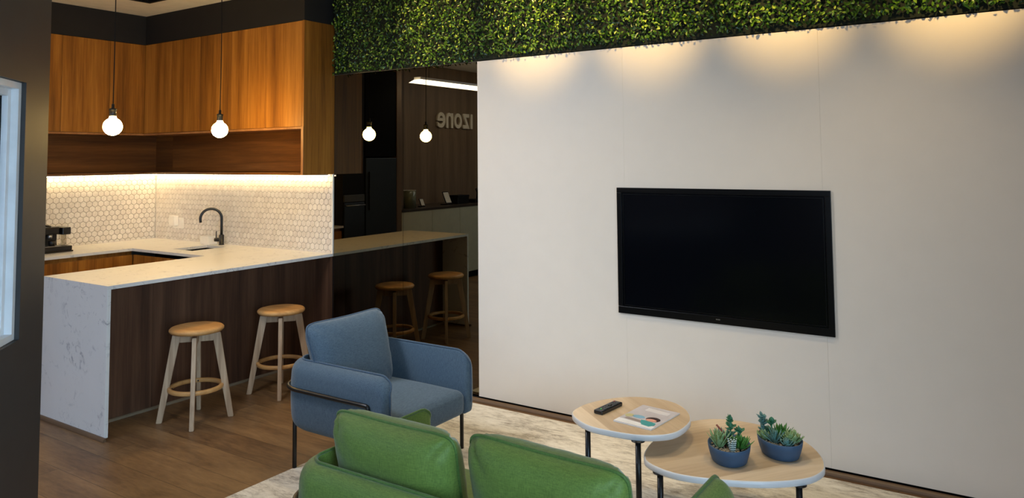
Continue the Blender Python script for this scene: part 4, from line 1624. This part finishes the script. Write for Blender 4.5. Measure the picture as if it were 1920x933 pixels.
# ------------------------------------------------------------------ the hall seen in the mirror
tu = thing('oven_tower', 'tall dark cabinet with built in oven, seen in the mirror left of the fridge', 'oven', (-2.63, -2.02, 0))
obj('carcass', B(-0.325, 0.32, -0.168, 0.168, 0.0, 2.72), M['black_matte'], tu)
ov = obj('oven_door', B(0.3205, 0.34, -0.16, 0.16, 0.76, 1.15, 0.003), M['black_plastic'], tu)
bm = bmesh.new()
tube(bm, [(0.345, -0.14, 1.12), (0.37, -0.14, 1.12), (0.37, 0.14, 1.12), (0.345, 0.14, 1.12)], 0.008, 8)
obj('handle', bm, M['steel'], ov)
obj('control_panel', B(0.3205, 0.34, -0.16, 0.16, 1.16, 1.24, 0.003), M['grey_dark'], tu)
obj('lower_trim', B(0.3205, 0.335, -0.16, 0.16, 0.70, 0.75, 0.002), M['grey_dark'], tu)

fr = thing('fridge', 'tall dark steel fridge, seen in the mirror beside the hall cabinet', 'fridge', (-2.63, -2.475, 0))
obj('body', B(-0.325, 0.28, -0.265, 0.265, 0.02, 1.66, 0.004), M['fridge'], fr)
dr = obj('door', B(0.283, 0.33, -0.265, 0.265, 0.62, 1.66, 0.006), M['fridge'], fr)
obj('handle', B(0.331, 0.35, 0.2, 0.22, 1.05, 1.5, 0.004), M['black_metal'], dr)
obj('drawer', B(0.283, 0.33, -0.265, 0.265, 0.03, 0.61, 0.006), M['fridge'], fr)
tag(obj('over_fridge_cabinet', B(-2.95, -2.31, -2.742, -2.208, 1.68, 2.72, 0.002), M['dark_void']), 'black cabinet above the fridge, seen in the mirror', 'cabinet')
tag(obj('side_panel', B(-2.95, -2.30, -2.83, -2.745, 0.0, 2.985), M['sign_wood']), 'brown wooden side panel between fridge and hall cabinet, seen in the mirror', 'panel')
# brown timber lining behind the lettering
tag(obj('timber_lining', B(XL + 0.001, -2.93, -6.9, -2.832, 1.0, 2.985), M['sign_wood']), 'brown timber wall lining behind the lettering, seen in the mirror', 'wall lining')

cr = thing('hall_cabinet', 'long low cream cabinet with dark top, seen in the mirror below the lettering', 'cabinet', (-2.62, -4.6, 0))
obj('plinth', B(-0.3, 0.27, -1.76, 1.76, 0.0, 0.09), M['black_matte'], cr)
obj('carcass', B(-0.308, 0.298, -1.765, 1.765, 0.09, 0.985), M['cream'], cr)
for k in range(6):
    y0 = -1.765 + k * 3.53 / 6
    obj('door', B(0.299, 0.32, y0 + 0.002, y0 + 3.53 / 6 - 0.002, 0.092, 0.983, 0.001), M['cream'], cr)
obj('top', B(-0.308, 0.325, -1.767, 1.767, 0.986, 1.014, 0.001), plain('dark_top', lin(62, 52, 44), 0.35), cr)

sg = thing('wall_sign', 'raised grey lettering izone on the brown timber wall, seen in the mirror', 'sign', (-2.928, -4.70, 2.10))
bm = bmesh.new()
box(bm, 0.0, 0.03, -0.425, -0.372, 0.0, 0.225)
obj('letter', bm, M['grey_letter'], sg)
wy = {'z': (-0.345, 0.17), 'o': (-0.155, 0.19), 'n': (0.06, 0.165), 'e': (0.245, 0.185)}
hgt = 0.225
for ch, (y0, w_) in wy.items():
    cu = bpy.data.curves.new('letter', 'FONT')
    cu.body = ch
    cu.size = 0.36
    cu.extrude = 0.03
    cu.offset = 0.007
    tmp = bpy.data.objects.new('tmp_letter', cu)
    COL.objects.link(tmp)
    bpy.context.view_layer.update()
    dg = bpy.context.evaluated_depsgraph_get()
    me_ = bpy.data.meshes.new_from_object(tmp.evaluated_get(dg))
    bpy.data.objects.remove(tmp)
    xs_ = [v.co.x for v in me_.vertices]
    ys_ = [v.co.y for v in me_.vertices]
    zs_ = [v.co.z for v in me_.vertices]
    for v in me_.vertices:
        x_, y_, z_ = v.co
        v.co = ((z_ - min(zs_)) / max(1e-6, max(zs_) - min(zs_)) * 0.03, y0 + (x_ - min(xs_)) / (max(xs_) - min(xs_)) * w_, (y_ - min(ys_)) / (max(ys_) - min(ys_)) * hgt)
    me_.materials.clear()
    me_.materials.append(M['grey_letter'])
    lo_ = bpy.data.objects.new('letter', me_)
    COL.objects.link(lo_)
    lo_.parent = sg

ll = thing('linear_lamp', 'long suspended white light bar in the hall, seen in the mirror', 'ceiling lamp', (-2.0, -4.3, 2.57))
bm = bmesh.new()
box(bm, -0.05, 0.05, -1.62, 1.62, 0.0, 0.045)
for v in bm.verts:
    if v.co.y > 1.6 and v.co.z > 0.02:
        v.co.y -= 0.1
obj('diffuser', bm, M['tube_light'], ll)
obj('housing', B(-0.052, 0.052, -1.52, 1.52, 0.0455, 0.075), M['white_plastic'], ll)
for y_ in (-1.3, 1.3):
    bm = bmesh.new()
    tube(bm, [(0, y_, 0.075), (0, y_, CZ - 2.57)], 0.003, 6)
    obj('suspension_wire', bm, M['black_metal'], ll)

# small things standing on the hall cabinet
ZC = 1.0145
gt = thing('glass_vase', 'clear glass cylinder vase on the hall cabinet, seen in the mirror', 'vase', (-2.5, -3.21, ZC))
bm = bmesh.new()
lathe(bm, [(0, 0), (0.08, 0), (0.08, 0.225), (0.074, 0.225), (0.074, 0.01), (0, 0.01)], 32)
obj('cylinder', bm, plain('frosted_glass', lin(120, 125, 105), 0.2, var=0.15), gt)
bm = bmesh.new()
tube(bm, [Vector((0.08 * math.cos(k * PI / 12), 0.08 * math.sin(k * PI / 12), 0.226)) for k in range(24)], 0.003, 6, closed=True)
obj('rim', bm, M['white_plastic'], gt)


def phone(loc, label, s, scr):
    r = thing('desk_tablet', label, 'tablet', loc)
    rot = Matrix.Rotation(R(-24), 3, 'Y')
    obj('stand', B(-0.05 * s, 0.04 * s, -0.05 * s, 0.05 * s, 0.0, 0.012), M['black_plastic'], r)
    bm = bmesh.new()
    box(bm, -0.006, 0.006, -0.05 * s, 0.05 * s, -0.07 * s, 0.07 * s, 0.003, rot=rot)
    bmesh.ops.translate(bm, vec=(0, 0, 0.012 + 0.068 * s), verts=bm.verts[:])
    obj('case', bm, M['black_plastic'], r)
    bm = bmesh.new()
    box(bm, 0.0062, 0.0075, -0.044 * s, 0.044 * s, -0.06 * s, 0.062 * s, rot=rot)
    bmesh.ops.translate(bm, vec=(0, 0, 0.012 + 0.068 * s), verts=bm.verts[:])
    obj('screen', bm, scr, r)


phone((-2.5, -3.45, ZC), 'small tablet on a stand beside the glass vase, seen in the mirror', 0.72, M['grey_letter'])
phone((-2.5, -3.98, ZC), 'larger tilted tablet in the middle of the hall cabinet, seen in the mirror', 1.25, M['grey_letter'])
kb = thing('card_box', 'flat black box on the hall cabinet beside the larger tablet, seen in the mirror', 'box', (-2.52, -4.28, ZC))
obj('base', B(-0.08, 0.08, -0.13, 0.13, 0.0, 0.09, 0.004), M['black_plastic'], kb)
obj('lid', B(-0.085, 0.085, -0.135, 0.135, 0.0905, 0.12, 0.004), M['black_matte'], kb)
ph = thing('desk_phone', 'black desk phone at the right end of the hall cabinet, seen in the mirror', 'telephone', (-2.5, -4.62, ZC))
obj('base', B(-0.08, 0.08, -0.09, 0.09, 0.0, 0.05, 0.006), M['black_plastic'], ph)
bm = bmesh.new()
tube(bm, [(0.02, -0.05, 0.05), (0.02, -0.06, 0.14), (0.0, -0.05, 0.2)], 0.022, 12)
obj('handset', bm, M['black_plastic'], ph)
